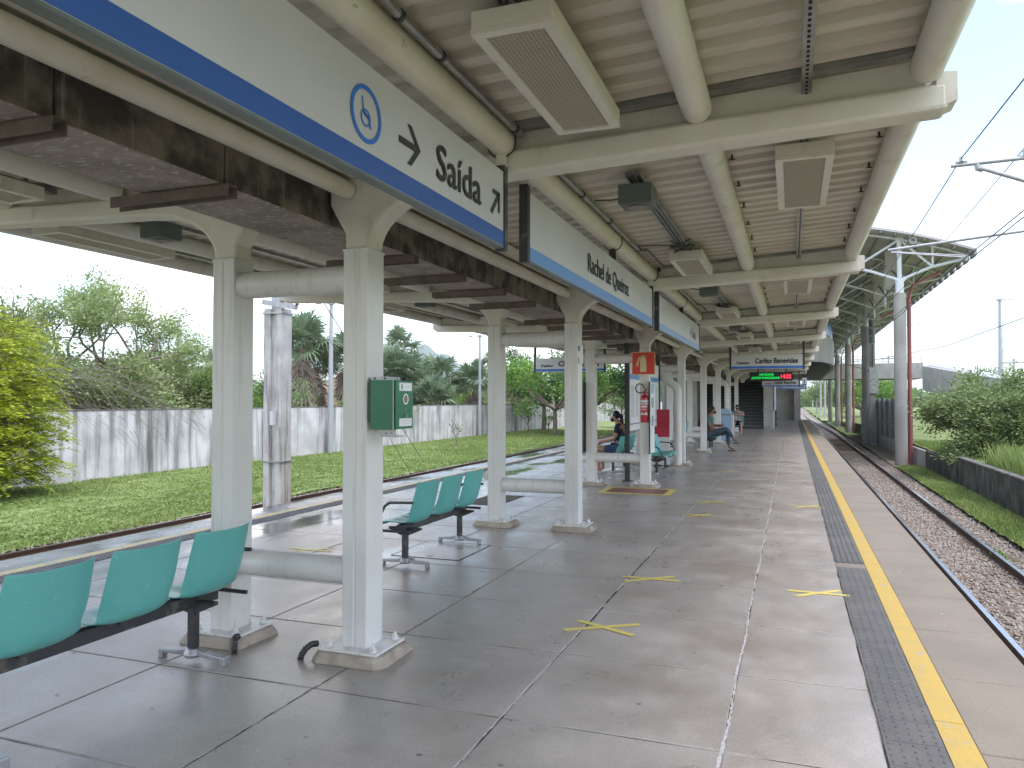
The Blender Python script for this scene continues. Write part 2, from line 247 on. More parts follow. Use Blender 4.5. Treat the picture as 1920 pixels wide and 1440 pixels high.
# ------------------------------------------------------------------ mesh builders
class MB:
    def __init__(s): s.v = []; s.f = []; s.mi = []; s.cur = 0
    def add(s, vs, fs):
        o = len(s.v); s.v += [tuple(v) for v in vs]; s.f += [tuple(i + o for i in f) for f in fs]; s.mi += [s.cur] * len(fs); return s
    def box(s, x0, x1, y0, y1, z0, z1):
        return s.add([(x0, y0, z0), (x1, y0, z0), (x1, y1, z0), (x0, y1, z0), (x0, y0, z1), (x1, y0, z1), (x1, y1, z1), (x0, y1, z1)],
                     [(0, 3, 2, 1), (4, 5, 6, 7), (0, 1, 5, 4), (1, 2, 6, 5), (2, 3, 7, 6), (3, 0, 4, 7)])
    def tube(s, pts, r, n=8, cap=True, r1=None):
        pts = [Vector(p) for p in pts]; k = len(pts); vs = []
        d = (pts[1] - pts[0]).normalized(); a = d.orthogonal().normalized()
        for i, p in enumerate(pts):
            if i == 0: t = pts[1] - pts[0]
            elif i == k - 1: t = pts[-1] - pts[-2]
            else: t = (pts[i + 1] - pts[i]).normalized() + (pts[i] - pts[i - 1]).normalized()
            t.normalize(); a = (a - t * a.dot(t)).normalized(); b = t.cross(a)
            rr = r[i] if isinstance(r, (list, tuple)) else (r if r1 is None else r + (r1 - r) * i / (k - 1))
            for j in range(n):
                an = 2 * math.pi * j / n; vs.append(p + a * (math.cos(an) * rr) + b * (math.sin(an) * rr))
        fs = []
        for i in range(k - 1):
            for j in range(n):
                fs.append((i * n + j, i * n + (j + 1) % n, (i + 1) * n + (j + 1) % n, (i + 1) * n + j))
        if cap: fs.append(tuple(reversed(range(n)))); fs.append(tuple((k - 1) * n + j for j in range(n)))
        return s.add(vs, fs)
    def bar(s, p, q, w, h, up=(0, 0, 1)):
        p = Vector(p); q = Vector(q); t = (q - p).normalized(); u = Vector(up); sd = t.cross(u)
        if sd.length < 1e-5: sd = t.cross(Vector((1, 0, 0)))
        sd.normalize(); u = sd.cross(t); vs = []
        for c in (p, q):
            for a, b in ((-1, -1), (1, -1), (1, 1), (-1, 1)): vs.append(c + sd * (a * w / 2) + u * (b * h / 2))
        return s.add(vs, [(0, 1, 2, 3), (7, 6, 5, 4), (0, 4, 5, 1), (1, 5, 6, 2), (2, 6, 7, 3), (3, 7, 4, 0)])
    def prism(s, poly, axis, a, b):   # poly: 2D points; axis 'x','y','z' = extrusion axis
        def m(p, t):
            return {'y': (p[0], t, p[1]), 'x': (t, p[0], p[1]), 'z': (p[0], p[1], t)}[axis]
        n = len(poly); vs = [m(p, a) for p in poly] + [m(p, b) for p in poly]
        fs = [tuple(range(n)), tuple(reversed(range(n, 2 * n)))] + [(i, i + n, (i + 1) % n + n, (i + 1) % n) for i in range(n)]
        return s.add(vs, fs)
    def lathe(s, prof, n=16, c=(0, 0, 0)):
        vs = []; 
        for r, z in prof:
            for j in range(n): a = 2 * math.pi * j / n; vs.append((c[0] + r * math.cos(a), c[1] + r * math.sin(a), c[2] + z))
        fs = [(i * n + j, i * n + (j + 1) % n, (i + 1) * n + (j + 1) % n, (i + 1) * n + j) for i in range(len(prof) - 1) for j in range(n)]
        fs += [tuple(reversed(range(n))), tuple((len(prof) - 1) * n + j for j in range(n))]
        return s.add(vs, fs)
    def mesh(s, name, mats, smooth=False):
        me = bpy.data.meshes.new(name); me.from_pydata(s.v, [], s.f)
        for m in (mats if isinstance(mats, (list, tuple)) else [mats]): me.materials.append(M[m] if isinstance(m, str) else m)
        if any(s.mi): me.polygons.foreach_set('material_index', s.mi)
        bm = bmesh.new(); bm.from_mesh(me); bmesh.ops.recalc_face_normals(bm, faces=bm.faces)
        bm.to_mesh(me); bm.free()
        if smooth:
            me.polygons.foreach_set('use_smooth', [True] * len(me.polygons))
            try: me.set_sharp_from_angle(angle=R(38))
            except Exception: pass
        me.update(); return me
    def obj(s, name, mats, parent=None, smooth=False, bevel=0, seg=2):
        return link(name, s.mesh(name, mats, smooth), parent, bevel, seg)

def link(name, me, parent=None, bevel=0, seg=2):
    o = bpy.data.objects.new(name, me); C.objects.link(o)
    if parent is not None: o.parent = parent
    if bevel:
        b = o.modifiers.new('bevel', 'BEVEL'); b.width = bevel; b.segments = seg; b.limit_method = 'ANGLE'; b.angle_limit = R(40)
    return o
def thing(name, label, cat, loc=(0, 0, 0), rz=0.0, group=None):
    o = bpy.data.objects.new(name, None); C.objects.link(o); o.location = loc; o.rotation_euler = (0, 0, rz); o.empty_display_size = .2
    return tag(o, label, cat, group)
def tag(o, label, cat, group=None, kind=None):
    if label: o['label'] = label
    if cat: o['category'] = cat
    if group: o['group'] = group
    if kind: o['kind'] = kind
    return o
def structure(o): o['kind'] = 'structure'; return o
def kids(o): return [c for c in bpy.data.objects if c.parent == o]
def copy_tree(o, parent=None):
    c = o.copy(); C.objects.link(c)
    if parent is not None: c.parent = parent
    for ch in kids(o): copy_tree(ch, c)
    return c
def dup(root, loc, rz, label, group=None):
    r = copy_tree(root); r.location = loc; r.rotation_euler = (0, 0, rz); r['label'] = label
    if group: r['group'] = group
    return r
def quads(name, V, mat_, parent=None, nper=4, smooth=False):     # V: (n, nper, 3) array, one face each
    V = np.asarray(V, dtype=np.float32); n = V.shape[0]
    me = bpy.data.meshes.new(name); me.vertices.add(n * nper); me.vertices.foreach_set('co', V.reshape(-1))
    me.loops.add(n * nper); me.loops.foreach_set('vertex_index', np.arange(n * nper, dtype=np.int32))
    me.polygons.add(n); me.polygons.foreach_set('loop_start', np.arange(0, n * nper, nper, dtype=np.int32))
    me.materials.append(M[mat_]); me.update(calc_edges=True); me.validate()
    return link(name, me, parent)
def text_mesh(s, mat_, depth=.002):
    cu = bpy.data.curves.new('lettering', 'FONT'); cu.body = s; cu.size = 1; cu.extrude = 0; cu.resolution_u = 3
    o = bpy.data.objects.new('lettering', cu); C.objects.link(o)
    dg = bpy.context.evaluated_depsgraph_get(); me = bpy.data.meshes.new_from_object(o.evaluated_get(dg))
    bpy.data.objects.remove(o); me.materials.clear(); me.materials.append(M[mat_]); me.name = 'lettering'
    return me
def text(s, mat_, parent, p, xd, ud, w, h, name='lettering', bold=0.0):   # p = lower-left corner of the text's box
    me = text_mesh(s, mat_)
    co = [v.co.copy() for v in me.vertices]
    x0 = min(c.x for c in co); x1 = max(c.x for c in co); y0 = min(c.y for c in co); y1 = max(c.y for c in co)
    xd = Vector(xd); ud = Vector(ud); p = Vector(p); nd = xd.cross(ud)
    for v, c in zip(me.vertices, co): v.co = p + xd * ((c.x - x0) / (x1 - x0) * w) + ud * ((c.y - y0) / (y1 - y0) * h)
    o = link(name, me, parent)
    if bold:
        k = 0
        for dx, dy in ((bold, 0), (0, bold), (bold, bold)):
            k += 1
            m2 = me.copy(); off = xd * dx + ud * dy + nd * (.0004 * k)
            for v in m2.vertices: v.co += off
            bm = bmesh.new(); bm.from_mesh(o.data); bm.from_mesh(m2); bm.to_mesh(o.data); bm.free()
    return o

# ------------------------------------------------------------------ ground, tracks, platform
rs = np.random.RandomState(5)
CX = -3.05                                   # centre line of the island platform
def mx(x): return 2 * CX - x
structure(MB().box(-4000, 4000, -600, 7000, -1.6, -1.34).obj('ground', 'ground'))

def grid_sheet(name, mat_, x0, x1, y0, y1, z, amp, step, seed=0):
    nx = max(2, int((x1 - x0) / step)); ny = max(2, int((y1 - y0) / step)); rr = np.random.RandomState(seed)
    vs = []; h = rr.rand(ny + 1, nx + 1)
    for j in range(ny + 1):
        for i in range(nx + 1):
            x = x0 + (x1 - x0) * i / nx; y = y0 + (y1 - y0) * j / ny
            vs.append((x, y, z + amp * (h[j, i] - .5) + amp * math.sin(x * .9 + y * .35) * .6))
    fs = [(j * (nx + 1) + i, j * (nx + 1) + i + 1, (j + 1) * (nx + 1) + i + 1, (j + 1) * (nx + 1) + i) for j in range(ny) for i in range(nx)]
    return structure(MB().add(vs, fs).obj(name, mat_, smooth=True))
grid_sheet('lawn', 'grass_ground', -22.35, -13.35, -30, 130, -1.13, .05, .8, 1)
grid_sheet('terrain', 'dirt', -90, -22.5, -30, 160, -1.05, .12, 3, 2)
grid_sheet('verge', 'grass_ground', 4.02, 5.0, 3, 34, -1.15, .05, .25, 3)
grid_sheet('soil', 'ballast_bed', 4.02, 5.0, 34.02, 61.9, -1.17, .06, .25, 13)
grid_sheet('bank', 'grass_ground', 5.1, 40, 3, 100, -.36, .1, 1.2, 4)
grid_sheet('field', 'grass_ground', 3.7, 60, 100.5, 420, -1.12, .2, 5, 6)
grid_sheet('soil', 'dirt', -13.33, -13.05, -30, 130, -1.2, .05, .25, 8)
grid_sheet('verge', 'grass_ground', 3.9, 7.5, 62, 100.4, -1.13, .08, .6, 9)

def shift(y):
    def ss(a, b, t): t = min(1, max(0, (t - a) / (b - a))); return t * t * (3 - 2 * t)
    return -1.25 * ss(58, 135, y) + 2.2 * ss(140, 320, y)
RAILP = [(-.055, 0), (.055, 0), (.055, .012), (.01, .03), (.01, .105), (.033, .115), (.033, .145), (-.033, .145), (-.033, .115), (-.01, .105), (-.01, .03), (-.055, .012)]
def rail(xc, y0, y1, parent, ztop=-1.10, curved=False):
    ys = [y0] + ([50 + 9 * k for k in range(30)] if curved else []) + [y1]
    b = MB(); n = len(RAILP); vs = []; fs = []
    for y in ys:
        s_ = shift(y) if curved else 0
        vs += [(xc + s_ + p[0], y, ztop - .145 + p[1]) for p in RAILP]
    for k in range(len(ys) - 1):
        for i in range(n): fs.append((k * n + i, k * n + (i + 1) % n, (k + 1) * n + (i + 1) % n, (k + 1) * n + i))
    b.add(vs, fs); b.mi = [1 if (i % n) == 6 else 0 for i in range(len(fs))]
    return b.obj('rail', ['rail', 'railtop'], parent)
def track(xc, y0, y1, name_label, n_sl, ys0, curved=False):
    t = thing('railway_track', None, None, (0, 0, 0)); structure(t); t['label'] = name_label
    ys = [y0] + ([50 + 9 * k for k in range(30)] if curved else []) + [y1]
    vs = []; fs = []
    P = [(-1.5, -1.33), (-1.12, -1.262), (1.12, -1.262), (1.5, -1.33)]
    for y in ys: vs += [(xc + (shift(y) if curved else 0) + p[0], y, p[1]) for p in P]
    for k in range(len(ys) - 1):
        for i in range(3): fs.append((k * 4 + i, k * 4 + i + 1, (k + 1) * 4 + i + 1, (k + 1) * 4 + i))
    MB().add(vs, fs).obj('ballast_bed', 'ballast_bed', t)
    for sx in (-.53, .53): rail(xc + sx, y0, y1, t, curved=curved)
    me = MB().box(-.98, .98, -.11, .11, -1.40, -1.243).mesh('sleeper', 'sleeper')
    for k in range(n_sl):
        o = link('sleeper', me, t, .008, 1); y = ys0 + .62 * k
        o.location = (xc + random.uniform(-.03, .03) + (shift(y) if curved else 0), y, random.uniform(-.008, .006)); o.rotation_euler.z = random.uniform(-.012, .012)
    return t
track_r = track(2.82, -6, 330, 'right hand railway track on pale ballast beside the platform edge', 90, 4.0, True)
track_l = track(-8.95, -6, 140, 'railway track hidden below the left platform edge', 24, 6)
track_f = track(-12.44, -6, 140, 'far left railway track with a brown rail along the lawn', 60, 6)

def stones(name, label, x0, x1, y0, y1, n, size, z, parent=None, power=1.6, curved=False):
    base = np.array([(1, 0, 0), (0, 1, 0), (-1, 0, 0), (0, -1, 0), (0, 0, 1), (0, 0, -1)], float)
    F = np.array([(0, 1, 4), (1, 2, 4), (2, 3, 4), (3, 0, 4), (1, 0, 5), (2, 1, 5), (3, 2, 5), (0, 3, 5)])
    u = rs.rand(n) ** power
    pos = np.stack([x0 + (x1 - x0) * rs.rand(n), y0 + (y1 - y0) * u, np.full(n, z) + rs.rand(n) * size * .5], 1)
    sc = size * (0.55 + rs.rand(n, 1, 3) * .9) * np.array([1, 1, .75])
    a = rs.rand(n) * 6.28; ca, sa = np.cos(a), np.sin(a)
    V = base[None] * sc * .5 * (0.75 + .5 * rs.rand(n, 6, 1)) + (rs.rand(n, 6, 3) - .5) * size * .3
    x = V[..., 0] * ca[:, None] - V[..., 1] * sa[:, None]; y = V[..., 0] * sa[:, None] + V[..., 1] * ca[:, None]
    V = np.stack([x, y, V[..., 2]], -1) + pos[:, None]
    me = bpy.data.meshes.new(name); me.vertices.add(n * 6); me.vertices.foreach_set('co', V.astype(np.float32).reshape(-1))
    idx = (F[None] + (np.arange(n) * 6)[:, None, None]).reshape(-1)
    me.loops.add(n * 24); me.loops.foreach_set('vertex_index', idx.astype(np.int32)); me.polygons.add(n * 8)
    me.polygons.foreach_set('loop_start', np.arange(0, n * 24, 3, dtype=np.int32)); me.materials.append(M['stone']); me.update(calc_edges=True)
    return tag(link(name, me, parent), label, 'ballast', kind='stuff')
stones('ballast', 'crushed stone ballast around the right hand rails', 1.35, 4.15, 6, 46, 42000, .062, -1.27)
stones('ballast', 'strip of crushed stone beyond the far left rail', -13.5, -13.05, 6, 60, 2600, .055, -1.17)

def blades(name, label, x0, x1, y0, y1, n, h, z, power=1.5, w=.012, lean=.6, clump=None):
    u = rs.rand(n) ** power
    px = x0 + (x1 - x0) * rs.rand(n); py = y0 + (y1 - y0) * u
    if clump: # keep blades where a coarse random field is high
        k = rs.rand(60, 60); gx = ((px - x0) / (x1 - x0) * 59).astype(int); gy = ((py - y0) / (y1 - y0) * 59).astype(int)
        keep = k[gx, gy] > clump; px = px[keep]; py = py[keep]; n = len(px)
    hh = h * (.4 + rs.rand(n)); a = rs.rand(n) * 6.28; ww = w * (.7 + rs.rand(n)) * (1 + (py - y0) / 30)
    dx = np.cos(a) * ww; dy = np.sin(a) * ww; lx = (rs.rand(n) - .5) * hh * lean * 2; ly = (rs.rand(n) - .5) * hh * lean * 2
    p = np.stack([px, py, np.full(n, z)], 1)
    V = np.stack([p + np.stack([-dx, -dy, 0 * dx], 1), p + np.stack([dx, dy, 0 * dx], 1), p + np.stack([lx, ly, hh], 1)], 1)
    o = quads(name, V, 'blade', None, 3); return tag(o, label, 'grass', kind='stuff')
blades('grass', 'mown grass between the far left rail and the whitewashed wall', -22.25, -13.3, 8, 66, 165000, .085, -1.14, 1.5, .014, .9, .16)
blades('grass', 'grass of the left lawn nearest the viewer, beyond the left frame edge', -22.25, -13.3, -12, 8.2, 26000, .085, -1.14, 1, .014, .9, .16)
P = np.stack([rs.uniform(-22.2, -13.4, 60000), 8 + 50 * rs.rand(60000) ** 1.6, rs.uniform(-1.12, -1.04, 60000)], 1); kk = rs.rand(70, 120) > .45; P = P[kk[((P[:, 0] + 22.3) * 7).astype(int).clip(0, 69), ((P[:, 1] - 8) * 2).astype(int).clip(0, 119)]]
nn_ = len(P); aa = rs.rand(nn_) * 6.28; sz_ = .05 + .06 * rs.rand(nn_, 1); dd_ = np.stack([np.cos(aa), np.sin(aa), rs.uniform(-.1, .5, nn_)], 1) * sz_; s2_ = np.stack([-np.sin(aa), np.cos(aa), rs.uniform(-.2, .3, nn_)], 1) * sz_ * .35
tag(quads('lawn_weeds', np.stack([P, P + dd_ * .5 + s2_, P + dd_, P + dd_ * .5 - s2_], 1), 'blade'), 'low broad leaved weeds scattered through the left lawn', 'weeds', kind='stuff')
blades('grass', 'narrow grass strip at the foot of the dark retaining wall', 4.0, 4.95, 8, 35, 30000, .07, -1.15, 1.3, .01, .9)
blades('grass', 'grass on the bank above the retaining wall', 5.15, 9, 14, 40, 24000, .12, -.38, 1.3, .014)
blades('tall_grass', 'clump of tall bright grass behind the dark wall', 5.25, 6.9, 20.5, 25.5, 2600, .62, -.38, 1, .02, .45)

# the platform: body, slabs, edge slabs, tactile strips, yellow lines
plat = structure(thing('platform', None, None)); plat['label'] = 'island platform of grey concrete slabs'
MB().box(-7.36, 1.26, -4, 66, -1.36, -.005).obj('platform_body', 'grout', plat)
YJ = [3.59 + 1.035 * j for j in range(-5, 21)]
XJ = [-6.485, -5.79, -4.715, -3.6, -2.5, -1.385, -.31, .385]
G = .0055
for i in range(7):
    w = XJ[i + 1] - XJ[i]; me = MB().box(G, w - G, G + .002, 1.033 - G, -.03, 0).mesh('slab', 'slab')
    for j in range(len(YJ) - 1):
        o = link('slab', me, plat, .004, 1); o.location = (XJ[i], YJ[j], random.uniform(-.0012, .0006))
far = MB()
for i in range(7):
    for j in range(39):
        y = YJ[-1] + 1.035 * j
        far.box(XJ[i] + G, XJ[i + 1] - G, y + G, min(65.9, y + 1.035 - G), -.03, 0)
tag(far.obj('distant_slabs', 'slab', plat), None, None, kind='stuff')
me = MB().box(0, .515, .004, .996, -.10, -.001).mesh('edge_slab', 'edge')
me_l = me.copy(); me_l.materials.clear(); me_l.materials.append(M['slab_left'])
for j in range(26):
    o = link('edge_slab', me, plat, .006, 1); o.location = (.788, -1.02 + 1.0 * j, random.uniform(-.001, .001))
    if j > 5:
        o = link('edge_slab', me_l, plat, .006, 1); o.location = (mx(.788) - .515, -1.02 + 1.0 * j, random.uniform(-.001, .001))
b = MB()
for j in range(41):
    y = 24.98 + j; b.box(.788, 1.303, y + .004, y + .996, -.10, -.001); b.box(mx(1.303), mx(.788), y + .004, y + .996, -.10, -.001)
tag(b.obj('distant_edge_slabs', 'edge', plat), None, None, kind='stuff')
TW = .262
def tile(kind):
    b = MB().box(.002, TW - .002, .002, TW - .002, -.01, .004)
    if kind == 'dome':
        for i in range(5):
            for j in range(4):
                x = TW * (i + .5) / 5; y = TW * (j + .5) / 4
                b.lathe([(.0115, .004), (.0085, .0082), (.003, .0092)], 7, (x, y, 0))
    else:
        for i in range(5):
            x = TW * (i + .5) / 5
            b.prism([(x - .013, .0038), (x + .013, .0038), (x + .008, .009), (x - .008, .009)], 'y', .002, TW - .002)
    return b.mesh('tactile_tile', 'tactile')
td, tr = tile('dome'), tile('rib')
y = .57
while y < 7.9 - .01:
    o = link('tactile_tile', td, plat); o.location = (.387 + random.uniform(-.001, .001), y, 0); y += TW
y = 8.12
while y < 13.3:
    o = link('tactile_tile', tr, plat); o.location = (.387, y, 0); y += TW
def ribstrip(x0, y0, y1, name='tactile_strip'):
    b = MB().box(x0, x0 + TW, y0, y1, -.01, .004)
    for i in range(5):
        x = x0 + TW * (i + .5) / 5
        b.prism([(x - .013, .0038), (x + .013, .0038), (x + .008, .009), (x - .008, .009)], 'y', y0, y1)
    return b.obj(name, 'tactile', plat)
ribstrip(.387, y + .002, 65.9)
b = MB(); yy = 4.0
for j in range(150):
    y = 4 + .262 * j; b.box(mx(.387) - TW + .002, mx(.387) - .002, y + .002, y + TW - .002, -.01, .004)
    if j < 90:
        for i in range(5):
            for k in range(4): b.lathe([(.0125, .004), (.008, .009)], 5, (mx(.387) - TW * (i + .5) / 5, y + TW * (k + .5) / 4, 0))
tag(b.obj('tactile_tile', 'tactile', plat), None, None, kind='stuff')
MB().box(.387, .649, 7.905, 8.115, -.02, .001).obj('filler_slab', 'edge', plat)
for x0, x1 in ((.652, .786), (mx(.786), mx(.652))):
    b = MB(); yy = -3.5
    while yy < 65.5: b.box(x0, x1, yy, yy + 3.9 - .006, -.02, .003); yy += 3.9
    b.obj('yellow_line', 'yellow' if x0 > 0 else 'yellow_faded', plat)
# mineral residue and a dark crack along two joints, gum and paint spots
def ribbon(name, mat_, x, y0, y1, wmin, wmax, z, seed, gap):
    r_ = random.Random(seed); b = MB(); y = y0; run = []
    def flush(run):
        if len(run) > 2:
            vs = [(c - a, yy, z) for yy, c, a, q in run] + [(c + q, yy, z) for yy, c, a, q in run]; n = len(run)
            b.add(vs, [(i, i + 1, n + i + 1, n + i) for i in range(n - 1)])
    while y < y1:
        c = x + .004 * math.sin(y * 5) + r_.uniform(-.003, .003); run.append((y, c, r_.uniform(wmin, wmax) * (.5 + .5 * math.sin(y * 2.3) ** 2), r_.uniform(wmin, wmax) * (.5 + .5 * math.cos(y * 1.7) ** 2)))
        y += r_.uniform(.012, .035)
        if r_.random() < gap: flush(run); run = []; y += r_.uniform(.02, .12)
    flush(run); return tag(b.obj(name, mat_, plat), None, None, kind='stuff')
M['residue'] = mat('lime_residue', (0.60, 0.57, 0.54), 0.9, (0.40, 0.37, 0.34), 30, 6); M['crack'] = mat('joint_crack', (0.05, 0.042, 0.036), 0.9); M['gum'] = mat('gum_spots', (0.42, 0.39, 0.36), 0.8, (0.20, 0.18, 0.165), 2, 3, .45, .55)
ribbon('lime_residue', 'residue', -.31, .8, 22, .003, .013, .0009, 1, .04); ribbon('lime_residue', 'residue', -1.385, 1, 22, .002, .008, .0009, 2, .08); ribbon('joint_crack', 'crack', -1.38, 5.2, 8.3, .003, .012, .0014, 3, .10)
ribbon('joint_crack', 'crack', -2.5, 1.2, 6, .001, .005, .0012, 4, .12)
b = MB(); r_ = random.Random(8)
for i in range(150):
    x, y = r_.uniform(-5.5, 1.25), r_.uniform(1.2, 16); q = r_.uniform(.004, .013); n = 7
    b.add([(x + q * (1 + .3 * r_.random()) * math.cos(k * 6.283 / n), y + q * (1 + .5 * r_.random()) * math.sin(k * 6.283 / n), .0011) for k in range(n)], [tuple(range(n))])
tag(b.obj('gum_spots', 'gum', plat), None, None, kind='stuff')
# tape crosses on the slabs
def cross(p, q, r, s, where):
    t = thing('tape_cross', where, 'tape cross', (*[(p[i] + q[i] + r[i] + s[i]) / 4 for i in (0, 1)], .002), 0, 'yellow tape crosses on the platform floor')
    c = t.location
    for (a, b_, z) in ((p, q, .0), (r, s, .0015)):
        d = (Vector(b_) - Vector(a)); n = Vector((-d.y, d.x)).normalized() * .025; a = Vector(a) - c.xy; b2 = Vector(b_) - c.xy
        MB().prism([tuple(a - n), tuple(b2 - n), tuple(b2 + n), tuple(a + n)], 'z', z, z + .0012).obj('tape_strip', 'tape', t)
cross((-1.5, 5.09), (-1.03, 5.40), (-1.46, 5.34), (-1.02, 5.13), 'nearest yellow tape cross, in the foreground left of the thick white joint')
def cr(x, y, w, s, lab, rot=.35):
    c_, s_ = math.cos(rot), math.sin(rot)
    def P(a, b_): return (x + a * c_ - b_ * s_, y + a * s_ + b_ * c_)
    cross(P(-w, -s), P(w, s), P(-w, s), P(w, -s), lab)
cr(-1.2, 6.8, .24, .09, 'yellow tape cross on the dark joint just beyond the nearest one')
cr(.19, 6.78, .22, .09, 'yellow tape cross touching the studded tactile strip')
cr(-1.22, 10.76, .2, .12, 'yellow tape cross in the middle distance, nearer of two on the left joint')
cr(-1.19, 12.24, .2, .12, 'yellow tape cross in the middle distance, farther of two on the left joint')
cr(.2, 12.2, .22, .12, 'distant yellow tape cross beside the ribbed tactile strip')
cr(-4.83, 6.85, .24, .09, 'pale tape cross on the wet left side, seen under the crossbar')
cr(-1.4, 17.5, .22, .12, 'farthest faint tape cross on the left floor joint')
t = thing('floor_marking', 'red floor rectangle with yellow border below the fire extinguisher', 'floor marking', (-2.55, 13.33, .002))
MB().box(-.62, .62, -.55, .35, 0, .0025).obj('yellow_border', 'tape', t); MB().box(-.50, .50, -.43, .23, 0, .0045).obj('red_field', 'floorred', t)
t = thing('access_cover', 'square recessed access cover in the floor under the second bench', 'access cover', (-3.5, 7.33, .001))
for a, b_ in (((-.38, -.42), (.38, -.42)), ((.38, -.42), (.38, .42)), ((.38, .42), (-.38, .42)), ((-.38, .42), (-.38, -.42))):
    MB().bar((*a, .001), (*b_, .001), .016, .004).obj('rim', 'steelblack_w', t)
MB().box(-.37, .37, -.41, .41, -.01, .0022).obj('lid', 'slab', t); MB().box(-.02, .05, -.34, -.325, .002, .004).obj('handle_slot', 'hole', t)
t = thing('drain_grate', 'slatted floor drain grate on the wet left side of the platform', 'drain', (-4.48, 11.3, .001))
MB().box(-.3, .3, -.62, .62, -.01, .001).obj('drain_pit', 'hole', t)
me = MB().box(-.3, .3, -.02, .02, .001, .006).mesh('bar', 'edge')
for k in range(10): o = link('bar', me, t); o.location.y = -.56 + .125 * k

# ------------------------------------------------------------------ canopy of the platform
YC = [4.16 + 4.9 * k for k in range(8)]
YB = YC + [43.36]
def zr(x): return 3.16 + .05 * (x + 1.56)            # underside of the roof at x (right half)
can = thing('platform_canopy', 'cream steel canopy on paired white columns covering the platform', 'canopy')
def colmesh():
    a, r = .087, .1
    b = MB(); b.prism([(-a, -r), (-.008, -r), (0, -r + .009), (.008, -r), (a, -r), (a, r), (-a, r)], 'z', .07, 2.54)
    return b.mesh('column', 'column')
cm = colmesh()
def armmesh():
    pts = [(-.087, 2.54), (.087, 2.54)]
    for k in range(1, 11):
        t_ = k / 10 * math.pi / 2; pts.append((.087 + .60 * (1 - math.cos(t_)), 2.54 + .35 * math.sin(t_)))
    pts += [(.75, 2.897), (3.25, 2.992), (3.25, 3.12), (.5, 3.03), (-.20, 3.03), (-.20, 2.83), (-.087, 2.64)]
    b = MB().prism(pts, 'y', -.085, .085)
    return b.mesh('beam', 'cream')
am = armmesh()
b = MB(); b.prism([(.0, 3.028), (.5, 3.028), (3.16, 3.118), (3.16, 3.262), (.5, 3.13), (0, 3.1)], 'y', -.03, .03); b.prism([(3.2, 2.995), (3.29, 3.03), (3.29, 3.165), (3.2, 3.175)], 'y', -.082, .082)
webm = b.mesh('beam_web', 'cream')
seam = MB().prism([(.35, 3.029), (.5, 3.0295), (3.14, 3.1165), (3.14, 3.1215), (.5, 3.0345), (.35, 3.034)], 'y', -.036, .036).mesh('sealant_line', 'rust_angle')
b = MB(); vs = [(-.25, -.19), (-.19, -.24), (.22, -.24), (.27, -.17), (.26, .19), (.2, .23), (-.2, .23), (-.26, .17)]
lo = [(x, y, 0) for x, y in vs]; hi = [(x * .86, y * .85, .062) for x, y in vs]
b.add(lo + hi, [tuple(reversed(range(8))), tuple(range(8, 16))] + [(i, (i + 1) % 8, (i + 1) % 8 + 8, i + 8) for i in range(8)])
plm = b.mesh('plinth', 'plinth')
bpm = MB().box(-.20, .20, -.175, .175, .06, .078).mesh('base_plate', 'column')
bolt = MB().lathe([(.026, .078), (.026, .088)], 12); bolt.lathe([(.019, .088), (.019, .108)], 6); bolt.lathe([(.009, .108), (.009, .124)], 8); boltm = bolt.mesh('bolt', 'column')
for k, y in enumerate(YC):
    for s in (1, -1):
        c_ = link('column', cm, can, .018, 2); c_.location = (CX + s * .51, y, 0); c_.scale.x = s
        link('plinth', plm, c_, .008, 1)
        link('base_plate', bpm, c_)
        for bx, by in ((-.155, -.135), (.155, -.135), (-.155, .135), (.155, .135)):
            q = link('bolt', boltm, c_); q.location = (bx, by, 0)
        a_ = link('beam', am, can, .02, 2); a_.location = (CX + s * .51, y, 0); a_.scale.x = s
        w_ = link('beam_web', webm, a_); link('sealant_line', seam, a_)
        ba = link('weld_band', MB().box(-.091, .091, -.104, .104, 2.528, 2.542).mesh('weld_band', 'column'), c_) if k == 0 and s == 1 else None
        if k == 0 and s == 1: wb = ba.data
        elif True: link('weld_band', wb, c_)
    for z in (.52, 2.37):
        MB().tube([(CX - .44, y, z), (CX + .44, y, z)], .088, 20).obj('crossbar', 'column', can, True)
for s in (1, -1):                                     # last beam, carried by the stair building
    a_ = link('beam', am, can, .02, 2); a_.location = (CX + s * .51, YB[-1], 0); a_.scale.x = s; link('beam_web', webm, a_)
segs = [(-2.2, YB[0])] + list(zip(YB[:-1], YB[1:])) + [(YB[-1], 47)]
PX = [(-1.56, 3.01), (-.46, 3.063), (.62, 3.12)]
